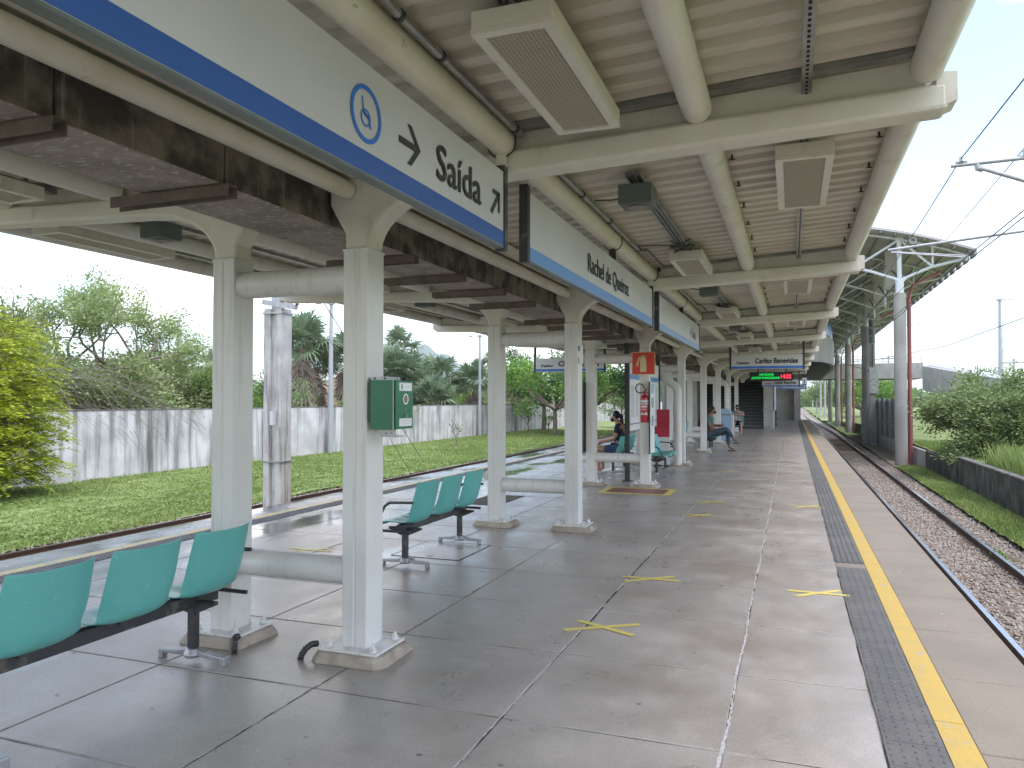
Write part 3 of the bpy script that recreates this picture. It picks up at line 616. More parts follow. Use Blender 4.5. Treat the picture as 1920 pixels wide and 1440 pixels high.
for (y0, y1) in segs:
    a, b_ = y0 + .088, y1 - .088
    for s in (1, -1):
        for i, (px, zb) in enumerate(PX):
            x = px if s == 1 else mx(px)
            MB().tube([(x, a, zb + .078), (x, b_, zb + .078)], .078, 20).obj('purlin', 'purlin_rust' if i == 0 and s == 1 else 'cream', can, True)
        x = CX + s * .455                              # small pipe and channel above the gutter
        MB().tube([(x, a + .02, 2.91), (x, b_ - .02, 2.91)], .056, 16).obj('tie_pipe', 'purlin_rust', can, True)
        MB().box(min(x + s * .02, x + s * .07), max(x + s * .02, x + s * .07), a, b_, 2.985, 3.085).obj('eave_channel', 'cream', can)
        MB().box(min(x - s * .062, x - s * .07), max(x - s * .062, x - s * .07), y0, y1, 2.90, 3.135).obj('eave_closure', 'cream', can)
        # corrugated sheet, ribs running across the platform
        P = .196; n = int(round((y1 - y0) / P)); prof = []
        for k in range(n):
            yb = y0 + (y1 - y0) * k / n; q = (y1 - y0) / n
            prof += [(yb, 0), (yb + q * .42, 0), (yb + q * .5, .038), (yb + q * .92, .038)]
        prof.append((y1, 0)); vs = []; fs = []
        xa, xb = -2.80, .72
        for y, z in prof:
            for x in (xa, -1.0, xb): vs.append((x if s == 1 else mx(x), y, zr(x) + z + .002))
        for k in range(len(prof) - 1):
            for j in range(2): fs.append((k * 3 + j, k * 3 + j + 1, (k + 1) * 3 + j + 1, (k + 1) * 3 + j))
        bb = MB().add(vs, fs); top = [(x, y, z + .004) for x, y, z in vs]; o0 = len(bb.v); bb.add(top, [tuple(reversed(f)) for f in fs])
        bb.obj('roof_sheet', 'roof', can)
    # channel at the beam, strip of light metal seen above each beam
    for s in (1, -1):
        x0, x1 = (-1.45, .55) if s == 1 else (mx(.55), mx(-1.45))
        z0, z1 = (zr(-1.45), zr(.55)) if s == 1 else (zr(.55), zr(-1.45))
        MB().prism([(x0, z0 - .03), (x1, z1 - .03), (x1, z1 - .003), (x0, z0 - .003)], 'y', y1 - .19, y1 - .13).obj('flashing', 'galv', can)
# concrete gutter between the column rows, one trough segment per 0.98 m
gp = [(-3.32, 2.72), (-2.78, 2.72), (-2.78, 3.085), (-2.84, 3.085), (-2.84, 2.79), (-3.26, 2.79), (-3.26, 3.085), (-3.32, 3.085)]
gb = MB().prism(gp, 'y', .006, .974); gb.mi = [1 if i == 2 else 0 for i in range(len(gb.f))]
gm = gb.mesh('gutter_segment', ['gutter', 'gutter_b'])
for p in gm.polygons: p.material_index = 1 if p.normal.z < -.5 else 0
bk = MB(); bk.box(-3.50, -2.70, -.035, .035, 2.712, 2.720); bk.box(-3.50, -2.70, .027, .035, 2.655, 2.713)
bk.box(-3.50, -2.70, -.035, -.029, 2.66, 2.713)
bkm = bk.mesh('gutter_bracket', 'rust_angle')
for k in range(50):
    y = -1.72 + .98 * k
    o = link('gutter_segment', gm, can, .006, 1); o.location = (0, y, random.uniform(-.006, .004))
    if not any(abs(y - yc) < .2 for yc in YC): q = link('gutter_bracket', bkm, can); q.location = (random.uniform(-.02, .02), y, -.004); q.rotation_euler.z = random.uniform(-.015, .015)
# perforated channels carrying lights and speakers
def strut(x, y0, y1, z, w=.042, holes=True):
    b = MB(); b.box(x - w / 2, x + w / 2, y0, y1, z, z + .035)
    o = b.obj('strut_channel', 'galv', can)
    if holes:
        h = MB(); yy = y0 + .03
        while yy < y1 - .04: h.box(x - .007, x + .007, yy, yy + .026, z - .0012, z + .002); yy += .05
        tag(h.obj('slot', 'hole', o), None, None, kind='stuff')
    return o
for k, y1 in enumerate(YB[:8]):
    y0 = y1 - 4.9
    strut(-.97, y0 + .9, y1 - .12, zr(-.97) - .075, .042, k < 3); strut(-1.03, y0 + .9, y1 - .12, zr(-.97) - .075, .042, k < 3)
    strut(.08, y0 + .12, y1 + .02 if k == 0 else y1 - .12, zr(.08) - .075, .05, k < 3)
    strut(mx(-1.0), y0 + .9, y1 - .12, zr(-.97) - .075, .06, False); strut(mx(.08), y0 + .12, y1 - .12, zr(.08) - .075, .05, False)
# dark hook bolts beside the middle purlins
for k in range(4):
    b = MB()
    for i in range(7):
        y_ = YC[k] + .35 + .66 * i
        for x in (-.36, -1.66, .52): b.tube([(x, y_, zr(x) - .035), (x, y_, zr(x) + .01)], .008, 5); b.tube([(x - .02, y_, zr(x) - .03), (x + .02, y_, zr(x) - .03)], .005, 4)
    tag(b.obj('hook_bolt', 'steelblack', can), None, None, kind='stuff')
# conduit along the inner purlin
t = thing('conduit', 'galvanised conduit with a kink clipped above the inner round purlin', 'pipe', (0, 0, 0))
cz = 3.15
MB().tube([(-1.40, -1.5, cz), (-1.40, 2.05, cz), (-1.40, 2.22, cz), (-1.43, 2.45, cz - .03), (-1.445, 2.62, cz - .03), (-1.445, 4.06, cz - .03)], .021, 10).obj('tube', 'galv', t, True)
MB().tube([(-1.445, 4.26, cz - .03), (-1.445, 7.7, cz - .03), (-1.41, 7.85, cz), (-1.41, 8.96, cz)], .019, 10).obj('tube', 'galv', t, True)
for k in range(1, 8):
    MB().tube([(-1.44, YC[k] + .1, cz - .02), (-1.44, YC[k] + 3.4, cz - .02), (-1.40, YC[k] + 3.55, cz), (-1.40, YC[k] + 4.8, cz)], .018, 8).obj('tube', 'galv', t, True)
for y in (1.0, 2.62, 3.0, 3.95, 5.4, 6.3, 7.6, 8.85): MB().tube([(-1.445, y - .012, cz - .03), (-1.445, y + .012, cz - .03)], .026, 10).obj('clip', 'steelblack', t)
MB().box(-1.46, -1.37, 1.93, 2.07, cz - .05, cz + .02).obj('junction_box', 'galv', t)
MB().bar((-1.40, 2.0, 3.14), (-.9, 2.0, 3.17), .03, .03).obj('bracket', 'galv', t)

# ------------------------------------------------------------------ things hung from the canopy
def ubolt(x, y, parent):
    pts = [(x - .085, y, 3.18), (x - .085, y, 3.07)] + [(x - .085 * math.cos(a), y, 3.07 - .075 * math.sin(a)) for a in [k * math.pi / 8 for k in range(1, 8)]] + [(x + .085, y, 3.07), (x + .085, y, 3.22)]
    MB().tube(pts, .005, 6).obj('u_bolt', 'steelblack', parent)
ORD = ['nearest', 'second', 'third', 'fourth', 'fifth', 'sixth', 'seventh', 'farthest']
def light(x0, x1, y0, y1, z, row, k, big=False):
    cx, cy = (x0 + x1) / 2, (y0 + y1) / 2; w = (x1 - x0) / 2; l = (y1 - y0) / 2
    where = {'a': 'in the row beside the inner round purlin, right half', 'b': 'in the row near the right eave', 'c': 'in the inner row of the left half', 'd': 'in the row along the left eave'}[row]
    t = thing('caged_light', '%s cream framed ceiling light %s' % (ORD[k], where), 'ceiling light', (cx, cy, z), 0, 'caged ceiling lights under the canopy')
    b = MB(); b.box(-w, w, -l, l, .012, .085); o = b.obj('housing', 'cream', t, bevel=.004, seg=1)
    b = MB(); f = .045
    b.box(-w, w, -l, -l + f, -.008, .0115); b.box(-w, w, l - f, l, -.008, .0115); b.box(-w, -w + f, -l + f, l - f, -.008, .0115); b.box(w - f, w, -l + f, l - f, -.008, .0115)
    b.obj('frame', 'cream', t)
    MB().box(-w + f, w - f, -l + f, l - f, .004, .0118).obj('diffuser', 'mesh_bg', t)
    if k < 3 and row in 'ab' or (k == 0):
        b = MB(); st = .017; x = -w + f + st
        while x < w - f - .004: b.box(x - .0016, x + .0016, -l + f, l - f, -.002, .0002); x += st
        y = -l + f + st
        while y < l - f - .004: b.box(-w + f, w - f, y - .0016, y + .0016, -.0045, -.0023); y += st
        tag(b.obj('wire_grille', 'mesh_w', t), None, None, kind='stuff')
    for sy in (-1, 1): MB().box(-.012, .012, sy * (l - .02) - .01, sy * (l - .02) + .01, .085, .16).obj('hanger', 'galv', t)
    return t
for k in range(8):
    yb = YB[k]
    z = 3.015 + .002
    light(-1.155, -.825, yb - 1.5 if k == 0 else yb - 1.35, yb - .32, z, 'a', k)
    light(-.085, .245, yb + .63, yb + 1.9, z + .03, 'b', k)
    light(mx(-.83), mx(-1.15) + .0 if False else mx(-.83) + .33, yb - 1.35, yb - .32, z, 'c', k)
    light(mx(.08) - .03, mx(.08) + .30, yb + .55, yb + 1.85, z + .03, 'd', k)
    for s in (1, -1):
        x = -1.0 if s == 1 else -4.98; y = yb + 1.05 if s == 1 else yb + .75
        t = thing('speaker_box', '%s grey loudspeaker box under the %s half of the roof' % (ORD[k], 'right' if s == 1 else 'left'), 'speaker', (x, y, 2.95), 0, 'grey loudspeaker boxes under the canopy')
        MB().box(-.115, .115, -.09, .14, 0, .135).obj('case', 'greybox', t, bevel=.004, seg=1)
        MB().box(-.10, .10, -.075, .125, -.004, .001).obj('face_plate', 'greybox', t)
        MB().lathe([(.068, -.010), (.062, -.004)], 24, (0, .025, 0)).obj('grille', 'mesh_bg', t)
        MB().tube([(-.1, .14, .1), (-.3, .5, .19), (-.43, .5, .2)], .006, 6).obj('cable', 'wire', t)
        b = MB()
        for i in range(5): b.tube([(0, yy, .14 + .01 * math.sin(i + yy * 9)) for yy in (.2, .5, .9)], .006, 5)
    if k < 7:
        t = thing('cable_bundle', '%s tangle of black cable above the inner row of lights' % ORD[k], 'cable', (-1.0, yb + 3.35, 3.1), 0, 'cable tangles on the strut channels')
        for i in range(5):
            r_ = random.Random(k * 9 + i); MB().tube([(r_.uniform(-.12, .12), -.18 + .08 * j, r_.uniform(-.03, .04)) for j in range(5)], .007, 6).obj('cable', 'wire', t, True)
        MB().tube([(-.05, 0, .02), (-.25, -.02, .03), (-.43, 0, .035)], .006, 6).obj('cable', 'wire', t)

SX = -1.56                                            # plane of the long signs
def long_sign(y0, y1, name_label, stripe, tx):
    t = thing('hanging_sign', name_label, 'sign', (SX, 0, 0), 0, None)
    xf = .02
    MB().box(-.02, xf, y0 + .05, y1 - .05, 2.476, 2.905).obj('panel', 'signgrey', t)
    MB().box(xf, xf + .0025, y0 + .05, y1 - .05, 2.479, 2.562).obj('stripe', stripe, t)
    MB().box(-.024, .023, y0 + .05, y1 - .05, 2.464, 2.4755).obj('bottom_rail', 'greybox', t)
    for y in (y0 + .025, y1 - .025):
        MB().box(-.028, .028, y - .025, y + .025, 2.455, 2.945).obj('end_post', 'steelblack_w', t)
        MB().box(-.03, .03, y - .006, y + .006, 2.94, 3.04).obj('hanger', 'cream', t); ubolt(0, y, t)
    if tx: tx(t, xf + .004)
    return t
YD, UD = (0, 1, 0), (0, 0, 1)
def flat(parent, name, mat_, polys, x):              # polys in (y,z) at plane x
    b = MB()
    for p in polys: b.prism(p, 'x', x - .001, x + .001)
    return b.obj(name, mat_, parent)
def seg2(p, q, w):
    d = Vector((q[0] - p[0], q[1] - p[1])); n = Vector((-d.y, d.x)).normalized() * (w / 2); p = Vector(p); q = Vector(q)
    return [tuple(p - n), tuple(q - n), tuple(q + n), tuple(p + n)]
def ring(c, r0, r1, n=40, a0=0, a1=2 * math.pi, ky=1):
    out = []
    for i in range(n):
        a = a0 + (a1 - a0) * i / n; b_ = a0 + (a1 - a0) * (i + 1) / n
        out.append([(c[0] + ky * r * math.cos(t), c[1] + r * math.sin(t)) for r, t in ((r0, a), (r1, a), (r1, b_), (r0, b_))])
    return out
def saida(t, x):
    c = (2.53, 2.705)
    flat(t, 'round_emblem', 'iconblue', ring(c, .094, .112), x)
    flat(t, 'wheelchair_symbol', 'iconblue', ring((2.525, 2.69), .028, .034, 24) + [seg2((2.50, 2.765), (2.512, 2.705), .006), seg2((2.512, 2.71), (2.55, 2.69), .008), seg2((2.55, 2.692), (2.563, 2.655), .006), seg2((2.515, 2.70), (2.545, 2.70), .005)], x)
    flat(t, 'arrow', 'ink', [[(2.80, 2.715), (2.80, 2.685), (2.93, 2.685), (2.93, 2.715)], seg2((2.88, 2.785), (2.965, 2.70), .03), seg2((2.88, 2.615), (2.965, 2.70), .03)], x) if False else None
    flat(t, 'arrow', 'ink', [[(2.79, 2.712), (2.79, 2.684), (2.935, 2.684), (2.935, 2.712)], [(2.865, 2.785), (2.90, 2.785), (2.985, 2.698), (2.95, 2.698)], [(2.95, 2.7005), (2.985, 2.7005), (2.90, 2.612), (2.865, 2.612)]], x)
    text('Saída', 'ink', t, (x, 3.145, 2.625), YD, UD, .53, .165, bold=.003)
    a, b_ = 3.83, 3.955
    flat(t, 'arrow', 'ink', [seg2((a, 2.63), (b_ - .012, 2.755), .026), [(a + .02, 2.765), (b_, 2.765), (b_, 2.741), (a + .02, 2.741)], [(b_ - .024, 2.7395), (b_, 2.7395), (b_, 2.65), (b_ - .024, 2.65)]], x)
long_sign(-.6, 4.07, 'long exit sign reading Saída with wheelchair emblem and deep blue stripe', 'blue', saida)
def station(t, x): text('Rachel de Queiroz', 'ink', t, (x, 5.92, 2.61), YD, UD, 1.62, .175, bold=.003)
s2 = long_sign(4.42, 8.98, 'long station name sign reading Rachel de Queiroz with light blue stripe', 'blue_haze', station)
MB().box(-.03, .03, 6.96, 6.975, 2.90, 3.04).obj('hanger', 'cream', s2); MB().box(-.03, .03, 6.9, 6.95, 2.906, 3.0).obj('hanger', 'steelblack_w', s2); ubolt(0, 6.95, s2)
def exit3(t, x):
    flat(t, 'arrow', 'ink', [seg2((12.55, 2.65), (12.55, 2.77), .02), seg2((12.55, 2.655), (12.6, 2.70), .02), seg2((12.55, 2.655), (12.5, 2.70), .02)], x)
    text('Saída', 'ink', t, (x, 12.75, 2.63), YD, UD, .5, .14)
s3 = long_sign(9.36, 13.8, 'third long sign, a small exit sign with pale blue stripe', 'blue_haze2', exit3)
ubolt(0, 11.6, s3); MB().box(-.03, .03, 11.58, 11.6, 2.90, 3.0).obj('hanger', 'steelblack_w', s3)

def dest(x0, x1, y, z0, z1, word, label, zt0, zt1, small=True, lw=(.08, .30, .34, .93)):
    t = thing('destination_sign', label, 'sign', (0, y, 0)); W = x1 - x0; H = z1 - z0
    MB().box(x0, x1, -.03, .03, z0, z1).obj('panel', 'signgrey', t)
    MB().box(x0, x1, -.034, -.031, z0 + .01, z0 + H * .2).obj('stripe', 'iconblue', t)
    MB().box(x0 - .05, x0 - .001, -.035, .035, z0 - .02, zt0).obj('post', 'steelblack', t); MB().box(x1 + .001, x1 + .05, -.035, .035, z0 - .02, zt1).obj('post', 'steelblack', t)
    if small: text('Destino', 'ink', t, (x0 + W * lw[0], -.033, z0 + H * .34), (1, 0, 0), UD, W * (lw[1] - lw[0]) * .8, H * .18, bold=.004)
    text(word, 'ink', t, (x0 + W * lw[2], -.033, z0 + H * .38), (1, 0, 0), UD, W * (lw[3] - lw[2]), H * .36, bold=.006)
    return t
dest(-1.52, .27, 21.1, 2.42, 2.79, 'Carlito Benevides', 'largest hanging sign reading Destino Carlito Benevides, front most of the three', 3.06, 3.16)
dest(-1.42, .32, 40.6, 2.27, 2.62, 'Carlito Benevides', 'middle destination sign partly behind the electronic display', 3.05, 3.15)
dest(-1.0, .8, 50.2, 2.27, 2.60, 'Carlito Benevides', 'farthest destination sign, only its right end letters visible', 3.6, 3.6)
dest(-6.38, -4.54, 19.1, 2.34, 2.70, 'Chico da Silva', 'hanging sign reading Destino Chico da Silva over the left platform side', 3.15, 3.06)
t = thing('led_display', 'black electronic display with green text and red clock 14:32', 'display', (0, 27.2, 0))
MB().box(-1.36, -.02 + .04, -.05, .05, 2.245, 2.55).obj('case', 'led_bg', t)
MB().box(-.27, -.02, -.054, -.051, 2.30, 2.50).obj('clock_field', 'led_rbg', t)
text('METROFOR', 'led_g', t, (-1.03, -.058, 2.42), (1, 0, 0), UD, .46, .075); text('AS POR FUNCIONAR', 'led_g', t, (-1.30, -.058, 2.31), (1, 0, 0), UD, .92, .075)
text('14:32', 'led_r', t, (-.345, -.058, 2.325), (1, 0, 0), UD, .32, .13, bold=.004)
for x in (-1.1, -.2): MB().box(x, x + .04, -.02, .02, 2.55, 3.08).obj('hanger', 'steelblack', t)
t = thing('pictogram_sign', 'small white and blue standing person pictogram sign at the right sign end', 'sign', (0, 42.5, 0))
MB().box(.50, .74, -.02, .02, 2.38, 2.76).obj('panel', 'white', t); MB().box(.50, .74, -.024, -.021, 2.38, 2.44).obj('stripe', 'iconblue', t)
MB().lathe([(.022, 0), (.022, .04)], 10, (.62, -.03, 2.64)).obj('figure_head', 'iconblue', t); MB().box(.60, .64, -.026, -.021, 2.48, 2.63).obj('figure_body', 'iconblue', t); MB().box(.60, .64, -.01, .01, 2.76, 3.18).obj('hanger', 'steelblack', t)

# ------------------------------------------------------------------ benches of moulded seats
def seat_mesh():
    prof = [(-.279, .826), (-.277, .818), (-.268, .79), (-.245, .70), (-.222, .61), (-.205, .53), (-.175, .462), (-.12, .425), (-.04, .418), (.06, .43), (.14, .44), (.19, .438), (.215, .42), (.222, .395)]
    wid = [.226, .230, .234, .238, .242, .240, .236, .240, .244, .246, .244, .238, .225, .21]
    n = 12; vs = []; fs = []
    for i, ((x, z), w) in enumerate(zip(prof, wid)):
        back = i <= 6
        for j in range(n + 1):
            s = -1 + 2 * j / n; e = abs(s) ** 3.2
            dx = (.055 * e if back else 0) ; dz = 0 if i < 5 else .03 * e * (1 if i < 10 else .3)
            rib = .004 * math.cos(s * 9.4) if (8 <= i <= 11) else 0
            vs.append((x + dx + (.012 * s * s if back else 0), s * w, z + dz + rib + (.006 * e if i < 2 else 0)))
    for i in range(len(prof) - 1):
        for j in range(n): a = i * (n + 1) + j; fs.append((a, a + 1, a + n + 2, a + n + 1))
    me = bpy.data.meshes.new('seat'); me.from_pydata(vs, [], fs); me.materials.append(M['teal'])
    me.polygons.foreach_set('use_smooth', [True] * len(fs))
    o = bpy.data.objects.new('t', me); C.objects.link(o)
    m = o.modifiers.new('s', 'SOLIDIFY'); m.thickness = .011; m.offset = 0
    m = o.modifiers.new('u', 'SUBSURF'); m.levels = 2; m.render_levels = 2
    dg = bpy.context.evaluated_depsgraph_get(); me2 = bpy.data.meshes.new_from_object(o.evaluated_get(dg)); bpy.data.objects.remove(o); me2.name = 'seat'
    return me2
seatm = seat_mesh()
b = MB()
b.box(-.09, .08, -.07, .07, .404, .418)
seatrib = b.mesh('seat_bracket', 'steelblack')
arm_pts = [(-.17, .37), (.16, .37), (.20, .40), (.10, .60), (.05, .635), (-.20, .645)]
b = MB(); b.tube([(x, 0, z) for x, z in arm_pts], .0135, 8); armm = b.mesh('armrest', 'steelblack', True)
b = MB()
b.prism([(-.02, .0), (.02, 0), (.03, .03), (.02, .06), (-.02, .06), (-.03, .03)], 'z', .035, .036)
footp = [(-.255, 0), (-.225, 0), (-.215, .035), (-.10, .035), (-.03, .05), (.03, .05), (.10, .035), (.215, .035), (.225, 0), (.255, 0), (.255, .055), (.10, .068), (.04, .085), (-.04, .085), (-.10, .068), (-.255, .055)]
fb = MB().prism([(x, z) for x, z in footp], 'y', -.024, .024)
fb.lathe([(.05, .03), (.058, .05), (.04, .085)], 14)
footm = fb.mesh('foot', 'alu', False)
legm = MB().box(-.024, .024, -.024, .024, .08, .335).mesh('leg', 'steelblack_w')
gus = MB().prism([(-.17, .375), (-.17, .355), (-.04, .30), (.04, .30), (.17, .355), (.17, .375)], 'y', -.02, .02).mesh('leg_gusset', 'steelblack')
def bench(name_label, n, loc, rz, legs, arms, pitch=.565, beam=None, group='rows of teal seats on the platform'):
    t = thing('bench', name_label, 'bench', loc, rz, group)
    L = n * pitch; y0 = -L / 2
    bl = beam or (y0 + .1, -y0 - .1)
    MB().box(-.032, .032, bl[0], bl[1], .340, .412).obj('beam', 'steelblack_w', t)
    for i in range(n):
        s = link('seat', seatm, t); s.location.y = y0 + (i + .5) * pitch; link('seat_bracket', seatrib, s)
    for y in legs:
        l = link('leg', legm, t); l.location.y = y; f = link('foot', footm, l, .006, 2); link('leg_gusset', gus, l)
    for i, y in enumerate(arms): a = link('armrest', armm, t); a.location.y = y
    return t
bench('closest bench, three teal seats seen from behind at the left frame edge', 3, (-3.45, 3.145, 0), math.pi, (-.555, .81), (-.83,), beam=(-.73, .95))
bench('second bench, three teal seats from behind over the floor cover, with black armrest', 3, (-3.5, 7.14, 0), math.pi, (-.63, .64), (.86, -.83))
bench('teal bench behind the fire extinguisher column, facing the right track', 3, (-2.66, 16.45, 0), 0, (-.55, .6), (-.86, .86))
bench('teal bench on which the person in navy shirt sits, facing the left track', 3, (-3.62, 16.6, 0), math.pi, (-.6, .55), (.86, -.86))
bench('teal bench on which the person in jeans sits', 2, (-2.42, 24.75, 0), 0, (-.35, .35), (-.58,))
bench('distant teal bench beside the pale blue container, under the person in striped top', 2, (-2.62, 36.6, 0), -math.pi / 2, (-.35, .35), (-.58, .58))
bench('teal bench on the left side behind the fifth column', 2, (-3.6, 26.2, 0), math.pi, (-.35, .35), (.58,))

# ------------------------------------------------------------------ things fixed to columns
t = thing('wall_box', 'green metal dispenser box with round window mounted on the first column', 'box', (-2.30 - .06, 4.16, 1.42))
MB().box(-.055, .10, -.115, .105, 0, .30).obj('case', 'green', t, bevel=.004, seg=2)
MB().box(.102, .116, -.110, .105, .002, .298).obj('door', 'green', t, bevel=.003, seg=2)
MB().box(.1005, .1015, -.112, .106, .004, .296).obj('door_gasket', 'steelblack', t)
MB().box(-.058, .104, -.118, -.1155, -.001, .301).obj('side_panel', 'green', t)
MB().box(.096, .1045, -.1195, -.1185, .0, .30).obj('hinge_strip', 'galv', t)
d = MB().box(.1165, .118, -.075, .085, .235, .285).obj('upper_label', 'white', t, bevel=.0005, seg=1)
MB().box(.1182, .1188, -.05, -.035, .245, .275).obj('printed_mark', 'green', d); MB().box(.1182, .1188, -.025, .06, .257, .262).obj('printed_line', 'lightgrey', d)
d = MB().box(.1165, .118, -.075, .085, .018, .066).obj('lower_label', 'white', t); 
for z in (.03, .042, .054): MB().box(.1182, .1188, -.06, .07, z, z + .004).obj('printed_line', 'lightgrey', d)
b = MB()
for p in ring((0.005, .185), .026, .034, 24): b.prism(p, 'x', .1165, .1195)
b.obj('window_ring', 'white', t); MB().prism([(0.005 + .026 * math.cos(a * .3927), .185 + .026 * math.sin(a * .3927)) for a in range(16)], 'x', .1165, .1178).obj('window', 'mesh_bg', t)
MB().lathe([(.006, 0), (.006, .012)], 10, (.118, 0.0, .12)).obj('lock', 'galv', t); MB().box(.1165, .126, -.004, .008, .072, .092).obj('latch', 'galv', t)
MB().box(-.062, .05, -.10, .06, .301, .322).obj('top_bracket', 'alu', t)
for x in (-.04, .03): MB().box(x - .006, x + .006, -.102, -.0995, .306, .316).obj('bolt', 'hole', t)
MB().box(-.012, .095, -.08, -.074, -.045, -.0005).obj('bottom_bracket', 'galv', t); MB().box(-.012, .095, -.08, .06, -.047, -.0445).obj('bracket_shelf', 'galv', t)
for x in (.03, .065): MB().box(x - .003, x + .003, -.082, -.0795, -.026, -.020).obj('bolt', 'hole', t)
MB().box(-.072, -.0585, -.119, -.05, .045, .29).obj('mounting_rail', 'steelblack', t); MB().tube([(-.066, -.10, .03), (-.066, -.10, .045)], .006, 8).obj('rail_screw', 'steelblack', t)

y = YC[2]
t = thing('extinguisher_sign', 'square red sign with cream fire extinguisher symbol on the third column', 'sign', (-2.55, y - .125, 2.06))
MB().box(-.215, .215, 0, .006, 0, .42).obj('plate', 'red', t)
def flatxz(parent, name, mat_, polys, y_):
    b = MB()
    for p in polys: b.prism(p, 'y', y_ - .0015, y_)
    return b.obj(name, mat_, parent)
b = MB()
for r_ in ((-.215, .215, 0, .012), (-.215, .215, .408, .42), (-.215, -.203, .012, .408), (.203, .215, .012, .408)): b.box(r_[0], r_[1], -.002, -.0002, r_[2], r_[3])
b.obj('border', 'cream_ink', t)
flatxz(t, 'extinguisher_symbol', 'cream_ink', [[(-.06, .05), (.055, .05), (.055, .26), (.045, .30), (.02, .32), (.012, .34), (-.012, .34), (-.02, .32), (-.05, .30), (-.06, .26)],
    [(-.02, .335), (.085, .335), (.085, .35), (-.02, .36)], [(-.01, .372), (.09, .345), (.085, .332), (-.012, .352)], [(-.02, .345), (-.075, .33), (-.095, .295), (-.135, .165), (-.10, .155), (-.072, .28), (-.055, .305), (-.02, .325)]], -.0005)
t = thing('fire_extinguisher', 'red fire extinguisher with black hose and 4-41 mark hanging on the third column', 'fire extinguisher', (-2.52, y - .19, 1.19))
b = MB().lathe([(.055, 0), (.07, .008), (.075, .03), (.075, .43), (.068, .465), (.045, .49), (.025, .50), (.022, .52)], 28); b.obj('cylinder', 'redext', t, True)
MB().lathe([(.0765, .36), (.0765, .405)], 28).obj('upper_band', 'lightgrey', t, True); MB().lathe([(.0765, .325), (.0765, .345)], 28).obj('lower_band', 'lightgrey', t, True)
text('4-41', 'white', t, (-.055, -.0775, .13), (1, 0, 0), UD, .11, .045, bold=.005)
MB().box(-.045, .055, -.0778, -.0768, .275, .30).obj('label_print', 'white', t); text('ABC', 'white', t, (-.05, -.0777, .225), (1, 0, 0), UD, .1, .022); 
MB().lathe([(.02, .52), (.026, .53), (.026, .56), (.015, .57)], 14).obj('valve', 'redext', t, True)
MB().bar((-.01, 0, .575), (.075, -.01, .62), .02, .008).obj('lever', 'redext', t); MB().bar((-.01, 0, .56), (.085, -.01, .535), .02, .008).obj('carry_handle', 'redext', t)
MB().tube([(-.02, -.01, .545), (-.08, -.01, .535), (-.14, -.01, .56), (-.165, -.01, .62), (-.14, -.01, .68), (-.09, -.01, .705), (-.04, -.01, .69), (-.0, -.01, .63), (.03, -.01, .575)], .011, 10).obj('hose', 'steelblack', t, True)
MB().box(-.03, .03, .075, .10, .30, .36).obj('wall_hook', 'galv', t)

t = thing('letter_plate', 'small white plate with dark triangle mark on the second column', 'sign', (-2.455 + .0, YC[1] - .05, 2.03))
MB().prism([(-.02, -.04), (.055, -.02), (.055, -.012), (-.02, -.032)], 'z', 0, .24).obj('plate', 'white', t)
MB().prism([(-.012, -.045), (.02, -.0365), (.02, -.034), (-.012, -.0425)], 'z', .17, .23).obj('dark_mark', 'greybox', t); MB().prism([(-.01, -.0445), (.012, -.039), (.012, -.0365), (-.01, -.042)], 'z', .02, .09).obj('grey_mark', 'galv', t)
# notice boards on the third pair
for s, lab in ((1, 'slim notice board with round green emblems on the right side of the third column'), (-1, 'slim black edged notice board on the left side of the third column pair')):
    x = CX + s * (.51 + .115)
    t = thing('notice_board', lab, 'notice board', (x, y, 0))
    MB().box(-.012, .012, -.23, .24, .62, 1.93).obj('frame', 'steelblack', t)
    MB().box(.0125 if s > 0 else -.016, .016 if s > 0 else -.0125, -.215, .225, .63, 1.92).obj('poster', 'white', t)
    if s > 0:
        flat(t, 'emblem', 'greybox', ring((.0, 1.55), .06, .10, 20) + ring((.0, 1.22), .06, .10, 20), .018)
        flat(t, 'emblem_core', 'bin', ring((.0, 1.55), .0, .045, 14) + ring((0, 1.22), 0, .045, 14), .018); MB().box(.0165, .018, -.17, .17, 1.72, 1.90).obj('header', 'bin', t)
    MB().box(-.03, -.0125, -.06, .06, .9, 1.0).obj('bracket', 'galv', t) if s > 0 else MB().box(.0125, .03, -.06, .06, .9, 1.0).obj('bracket', 'galv', t)
t = thing('map_board', 'large white display panel on black posts between the column rows', 'display panel', (-3.05, 0, 0))
MB().box(-.02, .02, 14.85, 18.45, .98, 2.42).obj('panel', 'white', t)
for y_ in (14.8, 18.5):
    p_ = MB().box(-.045, .045, y_ - .045, y_ + .045, 0, 2.75).obj('post', 'steelblack', t); MB().box(-.09, .09, y_ - .09, y_ + .09, 0, .012).obj('base_plate', 'steelblack_w', p_)
MB().box(.0205, .023, 14.85, 18.45, 2.02, 2.12).obj('stripe', 'blue_haze', t)
MB().box(.0205, .024, 14.86, 18.44, 1.10, 1.125).obj('print_line', 'galv', t); MB().box(-.024, .024, 14.85, 18.45, .955, .979).obj('bottom_rail', 'galv', t)
for k in range(7): MB().box(.0205, .0225, 15.1 + .48 * k, 15.4 + .48 * k, 1.25, 1.9).obj('printed_sheet', 'lightgrey', t)
t = thing('red_cabinet', 'crimson board standing on a pale base beside the third bench', 'cabinet', (-2.93, 18.2, 0))
MB().box(-.19, .19, -.06, .06, .72, 1.37).obj('board', 'crimson', t); MB().box(-.19, .19, -.05, .05, .06, .719).obj('base', 'lightgrey', t)
for x in (-.15, .15): MB().box(x - .02, x + .02, -.1, .1, 0, .06).obj('foot', 'steelblack', t)
t = thing('rain_downpipe', 'grey elbowed rain downpipe beside the fourth column', 'downpipe', (-2.60, YC[3] - .26, 0))
